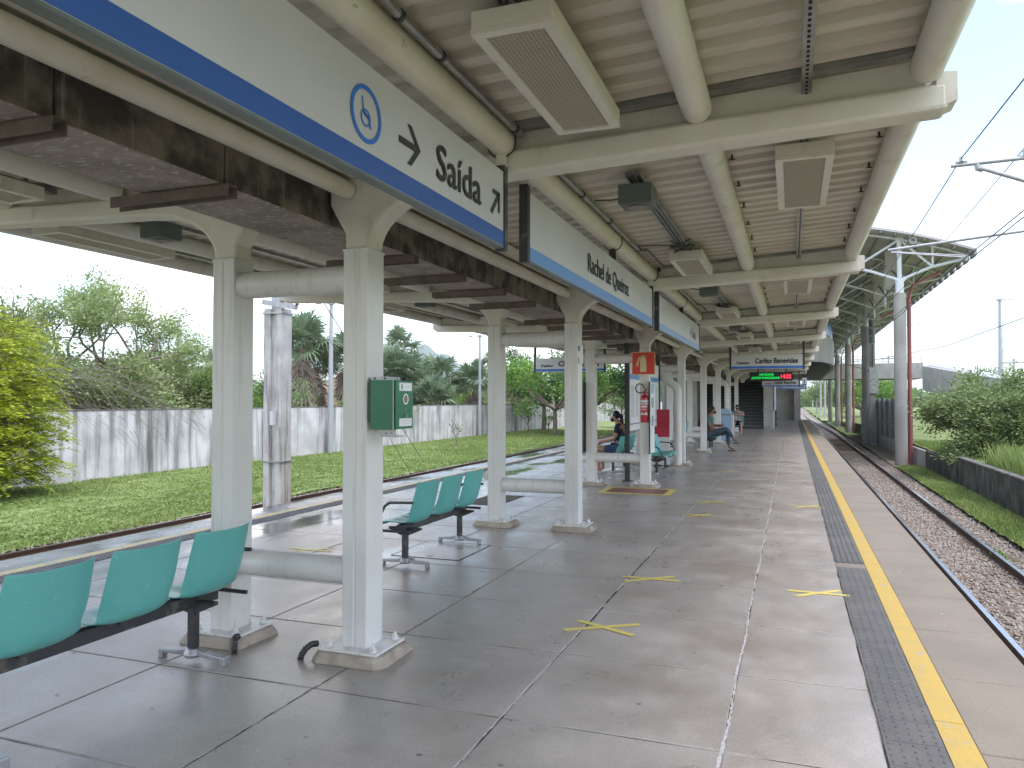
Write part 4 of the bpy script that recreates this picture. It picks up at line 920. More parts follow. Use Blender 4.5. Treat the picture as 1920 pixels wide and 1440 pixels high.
MB().tube([(-.62, .1, 2.33), (-.55, .06, 2.28), (-.05, 0, 1.93), (0, 0, 1.84)], .10, 16).obj('elbow', 'column', t, True)
MB().tube([(0, 0, 1.86), (0, 0, .03)], .095, 20).obj('pipe', 'column', t, True); MB().tube([(0, 0, 1.66), (0, 0, 1.72)], .102, 20).obj('coupling', 'column', t, True); MB().box(-.13, .13, -.11, .11, 0, .03).obj('shoe', 'plinth', t)
t = thing('rain_downpipe', 'grey rain downpipe beside the far seventh column', 'downpipe', (-2.60, YC[6] - .26, 0))
MB().tube([(-.3, .06, 2.5), (0, 0, 2.2), (0, 0, .03)], .095, 14).obj('pipe', 'column', t, True); MB().box(-.12, .12, -.10, .10, 0, .03).obj('shoe', 'plinth', t)
# flexible conduits leaving the first plinths
for x, y_, lab, s in ((-3.36, 3.93, 'short black corrugated conduit at the left foot of the first column pair', 1), (-2.80, 3.99, 'short black corrugated conduit at the right foot of the first column pair', -1)):
    t = thing('flexible_conduit', lab, 'conduit', (x, y_, 0))
    pts = [(0.0 * s, .06, .075), (.01 * s, .02, .083), (.035 * s, -.01, .06), (.05 * s, -.03, .025), (.055 * s, -.035, .0)]
    fine = []
    for i in range(len(pts) - 1):
        for k in range(5): fine.append(tuple(Vector(pts[i]).lerp(Vector(pts[i + 1]), k / 5)))
    MB().tube(fine + [pts[-1]], [.017 if i % 2 else .021 for i in range(len(fine) + 1)], 10).obj('tube', 'steelblack', t)
t = thing('waste_container', 'pale blue container with arched hood beyond the person in jeans', 'container', (-2.50, 31.2, 0), 0)
b = MB(); arc = [(-.29, 0), (.24, 0), (.24, 1.02)] + [(.0 + .27 * math.cos(a) - .02, 1.02 + .24 * math.sin(a)) for a in [math.pi * k / 10 for k in range(1, 10)]] + [(-.29, 1.02)]
b.prism([(x + 0, z) for x, z in arc], 'y', -.3, .3); b.obj('body', 'bin', t, bevel=.01)
MB().box(.245, .33, -.25, .25, .05, 1.0).obj('front_panel', 'lightgrey', t); MB().box(-.3, .26, -.31, .31, 1.0, 1.03).obj('rim', 'greybox', t)
t = thing('counter', 'low grey counter on the left side behind the columns', 'counter', (-4.4, 29.5, 0)); MB().box(-.5, .5, -.3, .3, 0, 1.0).obj('body', 'bin', t, bevel=.01); MB().box(-.53, .53, -.33, .33, 1.0, 1.04).obj('top', 'greybox', t)

# ------------------------------------------------------------------ people
def skin_mesh(pts, edges, rad, m, levels=2):
    me = bpy.data.meshes.new('b'); me.from_pydata(pts, edges, []); o = bpy.data.objects.new('b', me); C.objects.link(o)
    o.modifiers.new('k', 'SKIN'); sv = me.skin_vertices[0].data
    for i, r_ in enumerate(rad):
        sv[i].radius = (r_, r_) if not isinstance(r_, tuple) else r_
        sv[i].use_root = (i == 0)
    s = o.modifiers.new('u', 'SUBSURF'); s.levels = levels; s.render_levels = levels
    dg = bpy.context.evaluated_depsgraph_get(); me2 = bpy.data.meshes.new_from_object(o.evaluated_get(dg)); bpy.data.objects.remove(o)
    me2.materials.clear(); me2.materials.append(M[m]); me2.polygons.foreach_set('use_smooth', [True] * len(me2.polygons)); return me2
def chain_mesh(chains, m, levels=2):      # chains: list of [(pos, r), ...]; joined when a chain starts at an existing point
    pts = []; rad = []; edges = []
    def idx(p, r_):
        for i, q in enumerate(pts):
            if (Vector(q) - Vector(p)).length < 1e-5: return i
        pts.append(tuple(p)); rad.append(r_); return len(pts) - 1
    for ch in chains:
        prev = None
        for p, r_ in ch:
            i = idx(p, r_)
            if prev is not None: edges.append((prev, i))
            prev = i
    return skin_mesh(pts, edges, rad, m, levels)
def ell(name, m, c, r_, parent, squash=None, n=18, seg=12):
    b = MB(); prof = [(max(.001, math.sin(math.pi * k / seg)), -math.cos(math.pi * k / seg)) for k in range(seg + 1)]
    b.lathe(prof, n); b.v = [(c[0] + x * r_[0], c[1] + y_ * r_[1], c[2] + z * r_[2]) for x, y_, z in b.v]
    return b.obj(name, m, parent, True)
def hand(wr, d, up, m_r=.9):
    wr = Vector(wr); d = Vector(d).normalized(); up = Vector(up); sd = d.cross(up).normalized(); up = sd.cross(d)
    palm = wr + d * .075; out = [[(tuple(wr), .024), (tuple(palm), (.03))]]
    for i, (o_, l) in enumerate(((-.03, .07), (-.01, .08), (.011, .075), (.03, .058))):
        k1 = palm + sd * o_ + d * .02; k2 = k1 + (d * .75 - up * .5).normalized() * l * .5; k3 = k2 + (d * .3 - up * .9).normalized() * l * .45
        out.append([(tuple(palm), .03), (tuple(k1), .0095), (tuple(k2), .0085), (tuple(k3), .007)])
    th = wr + d * .03; t1 = th - sd * .035 + d * .02; t2 = t1 + (d - up * .3).normalized() * .035
    out[0] = [(tuple(wr), .024), (tuple(th), .027), (tuple(palm), .03)]
    out.append([(tuple(th), .027), (tuple(t1), .011), (tuple(t2), .009)])
    return out
def person(label, loc, rz, skin, torso, head_c, shirt, legs, arms, mask, hair, bottoms, shirt_w=.15, lean=0, group=None, long=False, shorts_end=.6, shoes=None):
    t = thing('person', label, 'person', loc, rz, None)
    pel, mid, che, nck = [Vector(p) for p in torso]; hc = Vector(head_c)
    ch = [[(pel, .13), (mid, .125), (che, .135), (nck, .058), (hc - Vector((0, 0, .045)), .058), (hc, .075), (hc + Vector((0, 0, .05)), .07)]]
    for hip, knee, ank, toe in legs: ch.append([(pel, .13), (hip, .10), ((Vector(hip) + Vector(knee)) / 2, .082), (knee, .06), ((Vector(knee) * .6 + Vector(ank) * .4), .055), (ank, .038), (toe, .03)])
    for sh, el, wr, hd, up in arms:
        ch.append([(che, .135), (sh, .062), (el, .042), (wr, .027)]); hh = hand(wr, hd, up); hh[0][0] = (Vector(wr), .027); ch += hh
    ch = [[(tuple(round(v, 5) for v in p), r_) for p, r_ in c_] for c_ in ch]
    link('body', chain_mesh(ch, skin, 1), t)
    # shirt
    cs = [[(pel + Vector((0, 0, .02)), shirt_w), (mid, shirt_w - .002), (che, shirt_w + .01), (nck - Vector((0, 0, .05)), .075)]]
    for sh, el, *_ in arms: cs.append([(che, shirt_w + .01), (sh, .078), (Vector(sh).lerp(Vector(el), .62), .062)])
    link('shirt', chain_mesh([[(tuple(round(v, 5) for v in p), r_) for p, r_ in c_] for c_ in cs], shirt, 1), t)
    for_l = []
    for hip, knee, ank, toe in legs:
        e = [(pel, .142), (hip, .115), ((Vector(hip) + Vector(knee)) / 2, .098)]
        if long: e += [(knee, .075), (Vector(knee).lerp(Vector(ank), .5), .066), (Vector(knee).lerp(Vector(ank), .86), .052)]
        elif shorts_end > .5: e += [(Vector(hip).lerp(Vector(knee), shorts_end), .094)]
        for_l.append(e)
    link('trousers' if long else 'shorts', chain_mesh([[(tuple(round(v, 5) for v in p), r_) for p, r_ in c_] for c_ in for_l], bottoms, 1), t)
    # head details, the face looks towards local +x
    f = Vector((1, 0, lean)).normalized()
    ell('hair', hair, hc + Vector((-.034, 0, .046)), (.088, .086, .088), t)
    ell('mask', mask, hc + f * .052 + Vector((0, 0, -.058)), (.044, .060, .040), t)
    for s in (-1, 1):
        ell('ear', skin, hc + Vector((-.005, s * .082, -.01)), (.018, .012, .03), t, n=10, seg=8)
        ell('eye', 'hair', hc + f * .079 + Vector((0, s * .03, .012)), (.004, .009, .004), t, n=8, seg=6)
    ell('nose', skin, hc + f * .088 + Vector((0, 0, -.008)), (.014, .014, .022), t, n=8, seg=6)
    for i, (hip, knee, ank, toe) in enumerate(legs):
        a = Vector(ank); q = Vector(toe); d = (q - a); d.z = 0; d.normalize(); m_ = a.lerp(q, .5)
        if shoes: MB().bar(tuple(Vector((a.x, a.y, min(a.z, q.z) - .035)) - d * .05), tuple(Vector((q.x, q.y, q.z - .03)) + d * .06), .095, .025).obj('sandal', shoes, t, bevel=.01)
    return t
w_ = person('person in navy shirt and denim shorts with navy mask, seated facing the left track', (-3.60, 16.25, 0), math.pi, 'skin1',
    [(-.10, 0, .55), (-.12, 0, .75), (-.11, 0, .95), (-.06, 0, 1.12)], (.02, 0, 1.23), 'navy',
    [((-.02, .1, .53), (.40, .12, .53), (.34, .12, .10), (.46, .12, .045)), ((-.02, -.1, .53), (.38, -.10, .53), (.30, -.1, .10), (.42, -.1, .045))],
    [((-.09, .19, 1.02), (-.02, .25, .76), (.24, .14, .70), (1, -.3, -.2), (0, 0, 1)), ((-.09, -.19, 1.02), (-.02, -.25, .76), (.24, -.12, .70), (1, .3, -.2), (0, 0, 1))],
    'masknavy', 'hair', 'denim', .165, -.25, shoes='lightgrey', shorts_end=.62)
ell('hair_bun', 'hair', (-.11, 0, 1.24), (.06, .055, .055), w_)
ell('ponytail', 'hair', (-.135, 0, 1.12), (.04, .05, .13), w_)
m_ = person('person in green shirt and jeans with black mask, legs crossed, looking at a phone', (-2.36, 24.6, 0), -.12, 'skin2',
    [(-.10, 0, .55), (-.12, 0, .76), (-.10, 0, .98), (-.05, 0, 1.14)], (.03, 0, 1.27), 'tealshirt',
    [((-.02, .1, .55), (.44, .08, .56), (.50, .06, .12), (.66, .06, .045)), ((-.02, -.1, .56), (.46, -.06, .70), (.66, .04, .36), (.78, .02, .28))],
    [((-.08, .2, 1.03), (-.03, .25, .78), (.24, .10, .80), (1, -.2, .1), (0, 0, 1)), ((-.08, -.2, 1.03), (-.02, -.26, .76), (.22, -.12, .76), (1, .2, .2), (0, 0, 1))],
    'maskblack', 'hair', 'jeans', .145, -.15, long=True, shoes='steelblack')
ph = MB().box(-.04, .04, -.07, .07, -.004, .004).obj('phone', 'steelblack'); ph.location = (-2.01, 24.54, .87); ph.rotation_euler = (0, -.6, 0); tag(ph, 'dark phone held in the hand of the person in jeans', 'phone')
person('person in black and white striped top with black mask, sitting far away facing the camera', (-2.38, 36.45, 0), -math.pi / 2 + .1, 'skin3',
    [(-.06, 0, .56), (-.06, 0, .76), (-.04, 0, .96), (-.02, 0, 1.12)], (.02, 0, 1.25), 'blackwhite',
    [((.02, .13, .54), (.42, .17, .53), (.44, .15, .10), (.56, .15, .045)), ((.02, -.13, .54), (.42, -.17, .53), (.44, -.15, .10), (.56, -.15, .045))],
    [((-.02, .22, 1.02), (.10, .30, .90), (.28, .08, .92), (.3, -1, .1), (0, 0, 1)), ((-.02, -.22, 1.02), (.10, -.30, .88), (.28, -.06, .90), (.3, 1, .1), (0, 0, 1))],
    'maskblack', 'hair', 'navy', .18, 0, shorts_end=.7)

# ------------------------------------------------------------------ stair building and concourse
st = thing('stair_building', 'dark stairway and rendered walls at the far end of the platform', 'building')
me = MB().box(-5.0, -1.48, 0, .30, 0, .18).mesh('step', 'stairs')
nos = MB().box(-5.0, -1.48, -.004, .012, .150, .181).mesh('nosing', 'stair_edge')
for k in range(22):
    o = link('step', me, st); o.location = (0, 43.9 + .30 * k, .18 * k); o.scale.z = 1; q = link('nosing', nos, o)
    if k > 0: MB().box(-5.0, -1.48, 43.9 + .30 * k, 43.9 + .30 * k + .30, .18 * k - .15, .18 * k - .001).obj('step_base', 'stairs', st) if k % 4 == 0 else None
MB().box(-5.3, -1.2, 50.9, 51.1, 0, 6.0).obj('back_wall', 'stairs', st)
MB().box(-1.46, -.98, 43.6, 50.6, 0, 3.9).obj('side_wall', 'beigewall', st); MB().box(-5.4, -5.02, 43.6, 50.6, 0, 3.9).obj('side_wall', 'beigewall', st)
MB().box(-5.5, .7, 43.30, 43.36, 3.0, 3.9).obj('fascia', 'conc', st)
MB().box(-1.40, -1.12, 43.55, 43.599, .0, .16).obj('skirting', 'plinth', st)
MB().tube([(-1.55, 43.9, .95), (-1.55, 50.2, 4.7)], .025, 8).obj('handrail', 'galv', st); MB().tube([(-4.9, 43.9, .95), (-4.9, 50.2, 4.7)], .025, 8).obj('handrail', 'galv', st)
MB().box(-.93, -.90, 44.1, 48.5, 1.0, 2.4).obj('poster_case', 'lightgrey', st); MB().box(-.97, -.89, 48.7, 48.78, 0, 2.9).obj('dark_post', 'steelblack', st)
eb = thing('lift_block', 'plain beige walled block closing the platform end', 'building')
MB().box(-1.9, .15, 63.5, 66.5, 0, 3.9).obj('wall', 'beigewall', eb); MB().box(.152, .62, 62.9, 66.5, 0, 3.9).obj('pilaster', 'conc', eb); MB().box(-1.4, -.9, 63.44, 63.499, 0, .2).obj('plinth', 'plinth', eb)
MB().box(-1.9, -1.55, 57, 63.4, 0, 3.9).obj('side_wall', 'beigewall', eb)
deck = thing('concourse', 'raised concrete concourse with rounded end and footbridge over the tracks', 'footbridge')
pl = [(-14, 97), (-14, 90.5), (-9.2, 90.5), (-8.7, 64), (-8.2, 52), (-7.4, 49), (-6.3, 48.0), (-.2, 47.9), (.9, 48.3), (1.7, 49.6), (2.2, 52), (2.6, 56), (2.9, 64), (3.05, 90.5), (13.0, 90.5), (13.0, 97)]
MB().prism(pl, 'z', 3.9, 4.15).obj('deck', 'stairs', deck)
b = MB()
n_ = len(pl)
for i in range(n_):
    p, q = pl[i], pl[(i + 1) % n_]
    if i == n_ - 1: continue
    b.bar((p[0], p[1], 4.72), (q[0], q[1], 4.72), .22, 1.66)
b.obj('parapet', 'conc', deck)
MB().bar((-14, 97, 4.72), (13, 97, 4.72), .2, 1.66).obj('parapet', 'conc', deck)
b = MB()
for z in (5.75, 6.0, 6.3): b.tube([(3.1, 90.6, z), (13, 90.6, z)], .03, 6)
for k in range(9): b.tube([(3.1 + 1.23 * k, 90.6, 5.5), (3.1 + 1.23 * k, 90.6, 6.3)], .03, 6)
b.obj('railing', 'galv', deck)
b = MB(); rr = random.Random(2)
for (p, q) in (((1.7, 49.6), (2.2, 52)), ((2.2, 52), (2.6, 56)), ((2.6, 56), (2.9, 64))):
    for k in range(6):
        a = Vector(p).lerp(Vector(q), k / 6); c_ = Vector(p).lerp(Vector(q), (k + .8) / 6); b.bar((a.x, a.y, 6.0), (c_.x, c_.y, 6.15), .05, .9)
b.obj('blue_screen', 'blue', deck)
for x, y_ in ((11.2, 93.7), (-12, 93.7), (-8.0, 56), (-7.9, 72)): MB().tube([(x, y_, -1.4), (x, y_, 3.9)], .45, 20).obj('pier', 'pier', deck, True)
rp = thing('footbridge_ramp', 'sloping concrete ramp with ribbed top leading down from the footbridge', 'ramp')
MB().add([(13.0, 90.4, 2.6), (21.5, 80, -.2), (21.5, 80, 3.0), (17, 85.6, 4.0), (13.0, 90.4, 5.2), (16.0, 97, 2.6), (24.5, 85, -.2), (24.5, 85, 3.0), (20, 91, 4.2), (16.0, 97, 5.6)],
   [(0, 1, 2, 3, 4), (5, 9, 8, 7, 6), (4, 3, 8, 9), (3, 2, 7, 8), (0, 5, 6, 1), (1, 6, 7, 2), (0, 4, 9, 5)]).obj('ramp_body', 'conc', rp)
for k in range(3):
    o_ = .25 + .25 * k; MB().bar((13 + 3 * o_, 90.4 + 6.6 * o_, 5.30 + .4 * o_), (17 + 3 * o_, 85.6 + 5.4 * o_, 4.08 + .2 * o_), .25, .12).obj('ridge_strip', 'white', rp)
gb_ = thing('grey_building', 'low flat roofed concrete building behind the bush at the right frame edge', 'building')
MB().box(17.5, 34, 57, 66, -1.3, 3.0).obj('wall', 'conc', gb_); MB().box(17.2, 34.3, 56.6, 66.4, 3.0, 3.6).obj('roof', 'beigewall', gb_)
for k in range(5): MB().box(18.2 + 1.5 * k, 19.3 + 1.5 * k, 56.9, 56.99, .2, 2.0).obj('window', 'steelblack', gb_)

# arched roof on round piers over the right-hand track
ar = thing('arched_roof', 'big arched metal roof on white trusses and round concrete piers beside the right track', 'station roof')
def za(x): return 9.13 - .030 * x * x
xs = [-10.6 + 17.7 * k / 26 for k in range(27)]
b = MB(); vs = []; n = len(xs)
ys = [35.4 + 65.0 * k / 20 for k in range(21)]
for y_ in ys:
    for x in xs: vs.append((x, y_, za(x) + .06))
fs = [(j * n + i, j * n + i + 1, (j + 1) * n + i + 1, (j + 1) * n + i) for j in range(20) for i in range(n - 1)]
b.add(vs, fs); b.add([(x, y_, z + .10) for x, y_, z in vs], [tuple(reversed(f)) for f in fs])
for i in range(n - 1): b.add([(xs[i], 35.4, za(xs[i]) + .06), (xs[i + 1], 35.4, za(xs[i + 1]) + .06), (xs[i + 1], 35.4, za(xs[i + 1]) + .16), (xs[i], 35.4, za(xs[i]) + .16)], [(0, 1, 2, 3)])
b.obj('roof_sheet', 'bluesheet', ar)
for k in range(20):
    x = 6.9 - .55 * k if k < 12 else .3 - 1.3 * (k - 12); MB().box(x - .04, x + .04, 35.5, 100.3, za(x) - .02, za(x) + .058).obj('roof_purlin', 'galv', ar)
e = MB()
for k in range(44): e.box(7.05, 7.14, 35.5 + 1.47 * k, 36.35 + 1.47 * k, za(7.1) - .12, za(7.1) + .16)
e.obj('eave_scallop', 'bluesheet', ar)
def frame(y_, main):
    f = thing('truss', None, None); f.parent = ar; f.location = (0, y_, 0)
    m = 'trusswhite'; r_ = .065 if main else .045
    for s in (1, -1):
        px = 4.38 if s == 1 else -10.3 + 2.2
        tipx = 7.1 if s == 1 else -10.5
        top = [(x, 0, za(x) - .02) for x in [0, 1.2, 2.4, 3.4, px if s == 1 else 3.4, 5.5, 6.3, 7.0]] if s == 1 else [(x, 0, za(x) - .02) for x in (0, -2, -4, -6, -8, -10.3)]
        MB().tube(top, r_, 8).obj('top_chord', m, f, True)
        lo = [(px, 0, 6.75), (px - s * 1.0, 0, 7.15), (px - s * 2.0, 0, 7.48), (px - s * 3.2, 0, 7.72), (px - s * 4.38, 0, 7.8)]
        MB().tube(lo, r_, 8).obj('lower_chord', m, f, True)
        if s == 1: MB().tube([(px, 0, 6.75), (5.6, 0, 7.25), (7.0, 0, za(7.0) - .1)], r_, 8).obj('outer_chord', m, f, True)
        b = MB(); zt = za(px) - .05
        b.tube([(px, 0, 6.2), (px, 0, zt)], .10 if main else .05, 10)
        b.tube([(px, 0, zt), (px - s * 1.75, 0, 7.4)], r_ * .8, 7); b.tube([(px - s * 1.75, 0, 7.4), (px - s * 2.6, 0, za(px - s * 2.6))], r_ * .7, 7); b.tube([(px - s * 2.6, 0, za(px - s * 2.6)), (px - s * 3.6, 0, 7.75)], r_ * .7, 7)
        if s == 1: b.tube([(px, 0, zt), (5.65, 0, 7.25)], r_ * .8, 7); b.tube([(5.65, 0, 7.25), (5.65, 0, za(5.65))], r_ * .7, 7)
        b.obj('web_members', m, f, True)
        if main and s == 1:
            MB().tube([(px, -.07, zt), (px, .0, zt)], .16, 16).obj('node_disc', m, f, True)
            MB().prism([(px - .2, 6.82), (px + .28, 6.82), (px + .05, 6.5), (px - .05, 6.5)], 'y', -.08, .08).obj('node_plate', m, f)
for k in range(13):
    frame(36.25 + 5.33 * k, k % 3 == 0)
for k in range(5):
    y_ = 36.25 + 16.0 * k
    p_ = MB().tube([(4.38, y_, -1.4), (4.38, y_, 6.18)], .25, 28).obj('pier', 'pier', ar, True); MB().tube([(4.38, y_, 6.18), (4.38, y_, 6.75)], .17, 16).obj('pier_cap', 'trusswhite', p_, True)
    if k: MB().tube([(-8.1, y_, -1.4), (-8.1, y_, 6.18)], .25, 20).obj('pier', 'pier', ar, True)
for z in (6.75, 8.5): MB().tube([(4.38, 36.25, z), (4.38, 100.2, z)], .06, 8).obj('long_tie', 'galv', ar, True)
b = MB()
for k in range(12):
    y_ = 36.25 + 5.33 * k; b.tube([(4.38, y_, 6.8), (4.38, y_ + 5.33, 8.4)], .045, 6); b.tube([(3.3, y_, 7.3), (4.9, y_ + 5.33, 8.3)], .04, 6)
b.obj('wind_braces', 'galv', ar, True)
b = MB()
for k in range(12):
    y_ = 38.9 + 5.33 * k; b.box(4.1, 4.62, y_ - .08, y_ + .08, 6.7, 8.5)
b.obj('hanging_panels', 'beigewall', ar)
for k, lab in enumerate(['red rain pipe beside the first round pier', 'red rain pipe beside the second round pier', 'red rain pipe beside the third round pier', 'red rain pipe beside the fourth round pier']):
    y_ = 36.6 + 16.0 * k; t = thing('red_rain_pipe', lab, 'pipe', (4.78, y_, 0), 0, 'red rain pipes beside the piers')
    MB().tube([(0, 0, -1.15), (0, 0, 6.0)], .085, 14).obj('pipe', 'redpipe', t, True); MB().tube([(0, 0, 6.0), (.3, 1.2, 6.7), (1.6, 2.5, 7.45)], .06, 12).obj('pipe_arm', 'redpipe', t, True)
    MB().tube([(0, 0, 2.6), (0, 0, 2.72)], .105, 14).obj('joint', 'redpipe', t, True)

# ------------------------------------------------------------------ right side: wall, fence, poles, wires
rw = thing('retaining_wall', 'low dark streaked retaining wall along the right verge', 'wall')
MB().box(5.0, 5.18, 3, 27.9, -1.4, -.27).obj('wall_body', 'wall2', rw); MB().box(4.98, 5.2, 3, 27.9, -.268, -.23).obj('coping', 'walltop', rw)
MB().box(4.97, 5.21, 27.92, 34, -1.4, -.42).obj('wall_body', 'wall2', rw); MB().box(4.96, 5.20, 34.02, 64, -1.4, -.45).obj('wall_body', 'conc', rw)
fe = thing('metal_fence', 'tall grey metal sheet fence on the wall behind the round piers', 'fence')
me = MB().box(-.018, .018, -.14, .14, -.45, 1.58).mesh('fence_slat', 'fence'); mp_ = MB().box(-.06, .06, -.06, .06, -.45, 1.7).mesh('fence_post', 'galv')
for k in range(84):
    o = link('fence_slat', me, fe); o.location = (5.10 + (.02 if k % 2 else 0), 38.5 + .30 * k, random.uniform(-.02, .02))
for k in range(11): o = link('fence_post', mp_, fe); o.location = (5.02, 38.35 + 2.55 * k, 0)
MB().box(5.03, 5.07, 38.4, 63.6, .2, .26).obj('fence_rail', 'galv', fe)
cp = thing('catenary_pole', 'grey overhead line pole with switch box beside the second round pier', 'pole', (4.66, 51.6, 0))
MB().prism([(-.22, -.2), (.22, -.2), (.22, .2), (-.22, .2)], 'z', -1.4, 1.0).obj('lower_shaft', 'pier', cp); MB().prism([(-.16, -.16), (.16, -.16), (.16, .16), (-.16, .16)], 'z', 1.0, 9.0).obj('shaft', 'pier', cp)
MB().box(-.24, .24, -.30, -.201, -1.4, -1.1).obj('footing', 'conc', cp); MB().box(-.2, .3, -.5, -.17, 2.0, 3.6).obj('switch_box', 'galv', cp)
for z in (5.1, 5.6, 6.1): MB().tube([(0, -.35, z), (0, -.35, z + .38)], .16, 12).obj('insulator', 'greybox', cp, True)
MB().tube([(0, -.3, 5.0), (0, -.25, 3.6)], .04, 6).obj('cable', 'wire', cp); MB().box(-.5, .5, -.4, -.3, 6.5, 6.6).obj('cross_arm', 'galv', cp)
far_poles = [(4.55, 120, 'thin overhead line pole just past the footbridge, right one of the close pair'), (4.2, 127, 'thin overhead line pole just past the footbridge, left one of the close pair'), (4.7, 165, 'slim pole farther down the line, third from the bridge'), (5.6, 235, 'slim pole far down the line near the curve'), (3.4, 330, 'faint farthest pole at the end of the visible track')]
for x, y_, lab in far_poles:
    t = thing('catenary_pole', lab, 'pole', (x, y_, -1.2), 0, 'overhead line poles beyond the footbridge'); MB().tube([(0, 0, 0), (0, 0, 7.6)], .16, 8, r1=.11).obj('shaft', 'polec', t, True); MB().tube([(0, 0, 6.2), (-2.4, 0, 6.6)], .035, 5).obj('bracket_arm', 'galv', t); MB().tube([(0, 0, 5.2), (-2.2, 0, 5.5)], .03, 5).obj('steady_arm', 'galv', t)
    MB().box(-.3, .3, -.3, .3, -.1, .25).obj('footing', 'conc', t)
def wire(label, pts, r_=.008, name='overhead_wire'):
    o = MB().tube(pts, r_, 5).obj(name, 'wire'); return tag(o, label, 'wire', None)
def sagline(x, z, ys, sag, xs_=None):
    out = []
    for a, b_ in zip(ys[:-1], ys[1:]):
        for k in range(8): t_ = k / 8; y_ = a + (b_ - a) * t_; out.append((x + shift(y_), y_, z - sag * 4 * t_ * (1 - t_)))
    out.append((x + shift(ys[-1]), ys[-1], z)); return out
YW = [-22, 14.9, 51.8, 88, 125, 165, 235, 330]
wire('upper messenger wire from the top right corner over the right track', sagline(2.78, 5.78, YW, .35), .011)
wire('second upper wire right of the messenger wire', sagline(3.72, 5.86, YW, .3), .009)
wire('left wire of the contact wire pair above the right track', sagline(2.74, 3.98, YW, .02), .009); wire('right wire of the contact wire pair above the right track', sagline(2.83, 3.97, YW, .02), .009)
wire('thin dark cable crossing the sky from the right edge down to the far bridge', [(9.0, 32, 5.0), (8.5, 50, 4.75), (7.0, 70, 5.0), (4.8, 90, 5.7)], .02)
wire('slack cable from the switch box pole to the arched roof', [(4.5, 51.4, 3.4), (3.4, 60, 4.3), (2.9, 75, 5.6)], .02)
# cantilever of the near (off frame) pole
cn = thing('cantilever_arm', 'galvanised overhead line bracket entering from the right frame edge', 'overhead line bracket', (0, 14.9, 0))
MB().tube([(2.62, 0, 5.66), (5.6, 0, 5.72)], .034, 12).obj('top_tube', 'alu', cn, True)
MB().tube([(3.02, 0, 5.60), (5.6, 0, 4.45)], .034, 12).obj('brace_tube', 'alu', cn, True); MB().tube([(3.02, 0, 5.67), (3.02, 0, 5.58), (3.10, 0, 5.55)], .05, 10).obj('clamp', 'galv', cn, True)
for x in (2.78, 3.72):
    MB().tube([(x, -.03, 5.70), (x, .03, 5.80)], .035, 8).obj('wire_clamp', 'galv', cn, True); MB().box(x - .09, x + .09, -.03, .03, 5.69, 5.725).obj('clamp_plate', 'galv', cn)
MB().tube([(1.62, 0, 4.26), (5.6, 0, 4.62)], .026, 12).obj('steady_tube', 'alu', cn, True)
MB().tube([(1.66, 0, 4.24), (1.9, 0, 4.20), (2.86, 0, 4.08)], .014, 8).obj('registration_arm', 'alu', cn, True); MB().tube([(1.66, -.1, 4.20), (2.80, -.1, 4.04)], .014, 8).obj('registration_arm', 'alu', cn, True)
for x in (2.76, 2.84): MB().tube([(x, 0, 4.10), (x, 0, 3.985)], .016, 8).obj('dropper_clamp', 'galv', cn, True)
rg = MB().tube([(2.02 + .05 * math.cos(a * .63), 0, 4.40 + .05 * math.sin(a * .63)) for a in range(11)], .012, 7).obj('ring', 'galv', cn, True)
MB().tube([(5.75, 0, -1.3), (5.75, 0, 7.5)], .17, 16).obj('pole', 'polec', cn, True)

# far lamps, mast and poles on the right
def lamp(label, x, y_, z0, z1, arm=.7, r_=.09, group='double armed street lamps'):
    t = thing('street_lamp', label, 'street lamp', (x, y_, z0), 0, group); H = z1 - z0
    MB().tube([(0, 0, 0), (0, 0, H)], r_ * 1.3, 10, r1=r_ * .7).obj('pole', 'lamp', t, True)
    for s in (-1, 1):
        a = MB().tube([(0, 0, H - .05), (s * arm * .45, 0, H + .02), (s * arm * .6, 0, H + .04)], r_ * .35, 6).obj('arm', 'lamp', t, True)
        ell('lamp_head', 'alu', (s * arm, 0, H + .03), (arm * .32, .12, .07), t, n=10, seg=6)
    MB().tube([(0, 0, H - .08), (0, 0, H + .08)], r_ * 1.5, 10).obj('lamp_cap', 'lamp', t, True)
    return t
def G(u, D):   # helper for far placements: bearing measured in the photograph, distance D -> ground x, y
    X = (u - 1485) * D / 1420 * .938; return X, (D + .3468 * X) / .938
x, y_ = G(1877, 80); lamp('tall double armed street lamp behind the ramp on the right', x, y_, -1.2, 12.2, 1.0, .2)
x, y_ = G(1708, 105); lamp('small distant street lamp right of the first round pier', x, y_, -1.2, 12.0, 1.2, .14)
x, y_ = G(1884, 150)
mt = thing('lattice_mast', 'distant lattice radio mast behind the tall street lamp', 'mast', (x, y_, -1)); b = MB()
for i in range(3):
    a = i * 2.094
    b.tube([(.55 * math.cos(a), .55 * math.sin(a), 0), (.25 * math.cos(a), .25 * math.sin(a), 19)], .05, 4)
    for k in range(24): z = k * .8; a2 = a + 2.094; q = .55 - .0158 * z; q2 = .55 - .0158 * (z + .8); b.tube([(q * math.cos(a), q * math.sin(a), z), (q2 * math.cos(a2), q2 * math.sin(a2), z + .8)], .025, 3)
b.obj('lattice', 'trusswhite', mt)
for z in (12.5, 14.5, 16.5): MB().box(-.7, .7, -.3, .3, z, z + .6).obj('antenna', 'white', mt)
x, y_ = G(1902, 110); t = thing('utility_pole', 'utility pole with crossarm at the right frame edge', 'pole', (x, y_, -1)); MB().tube([(0, 0, 0), (0, 0, 8.6)], .15, 8).obj('shaft', 'polec', t, True); MB().box(-1.6, 1.6, -.08, .08, 7.9, 8.1).obj('crossarm', 'polec', t); MB().box(-.9, .9, -.08, .08, 6.6, 6.75).obj('crossarm', 'polec', t)
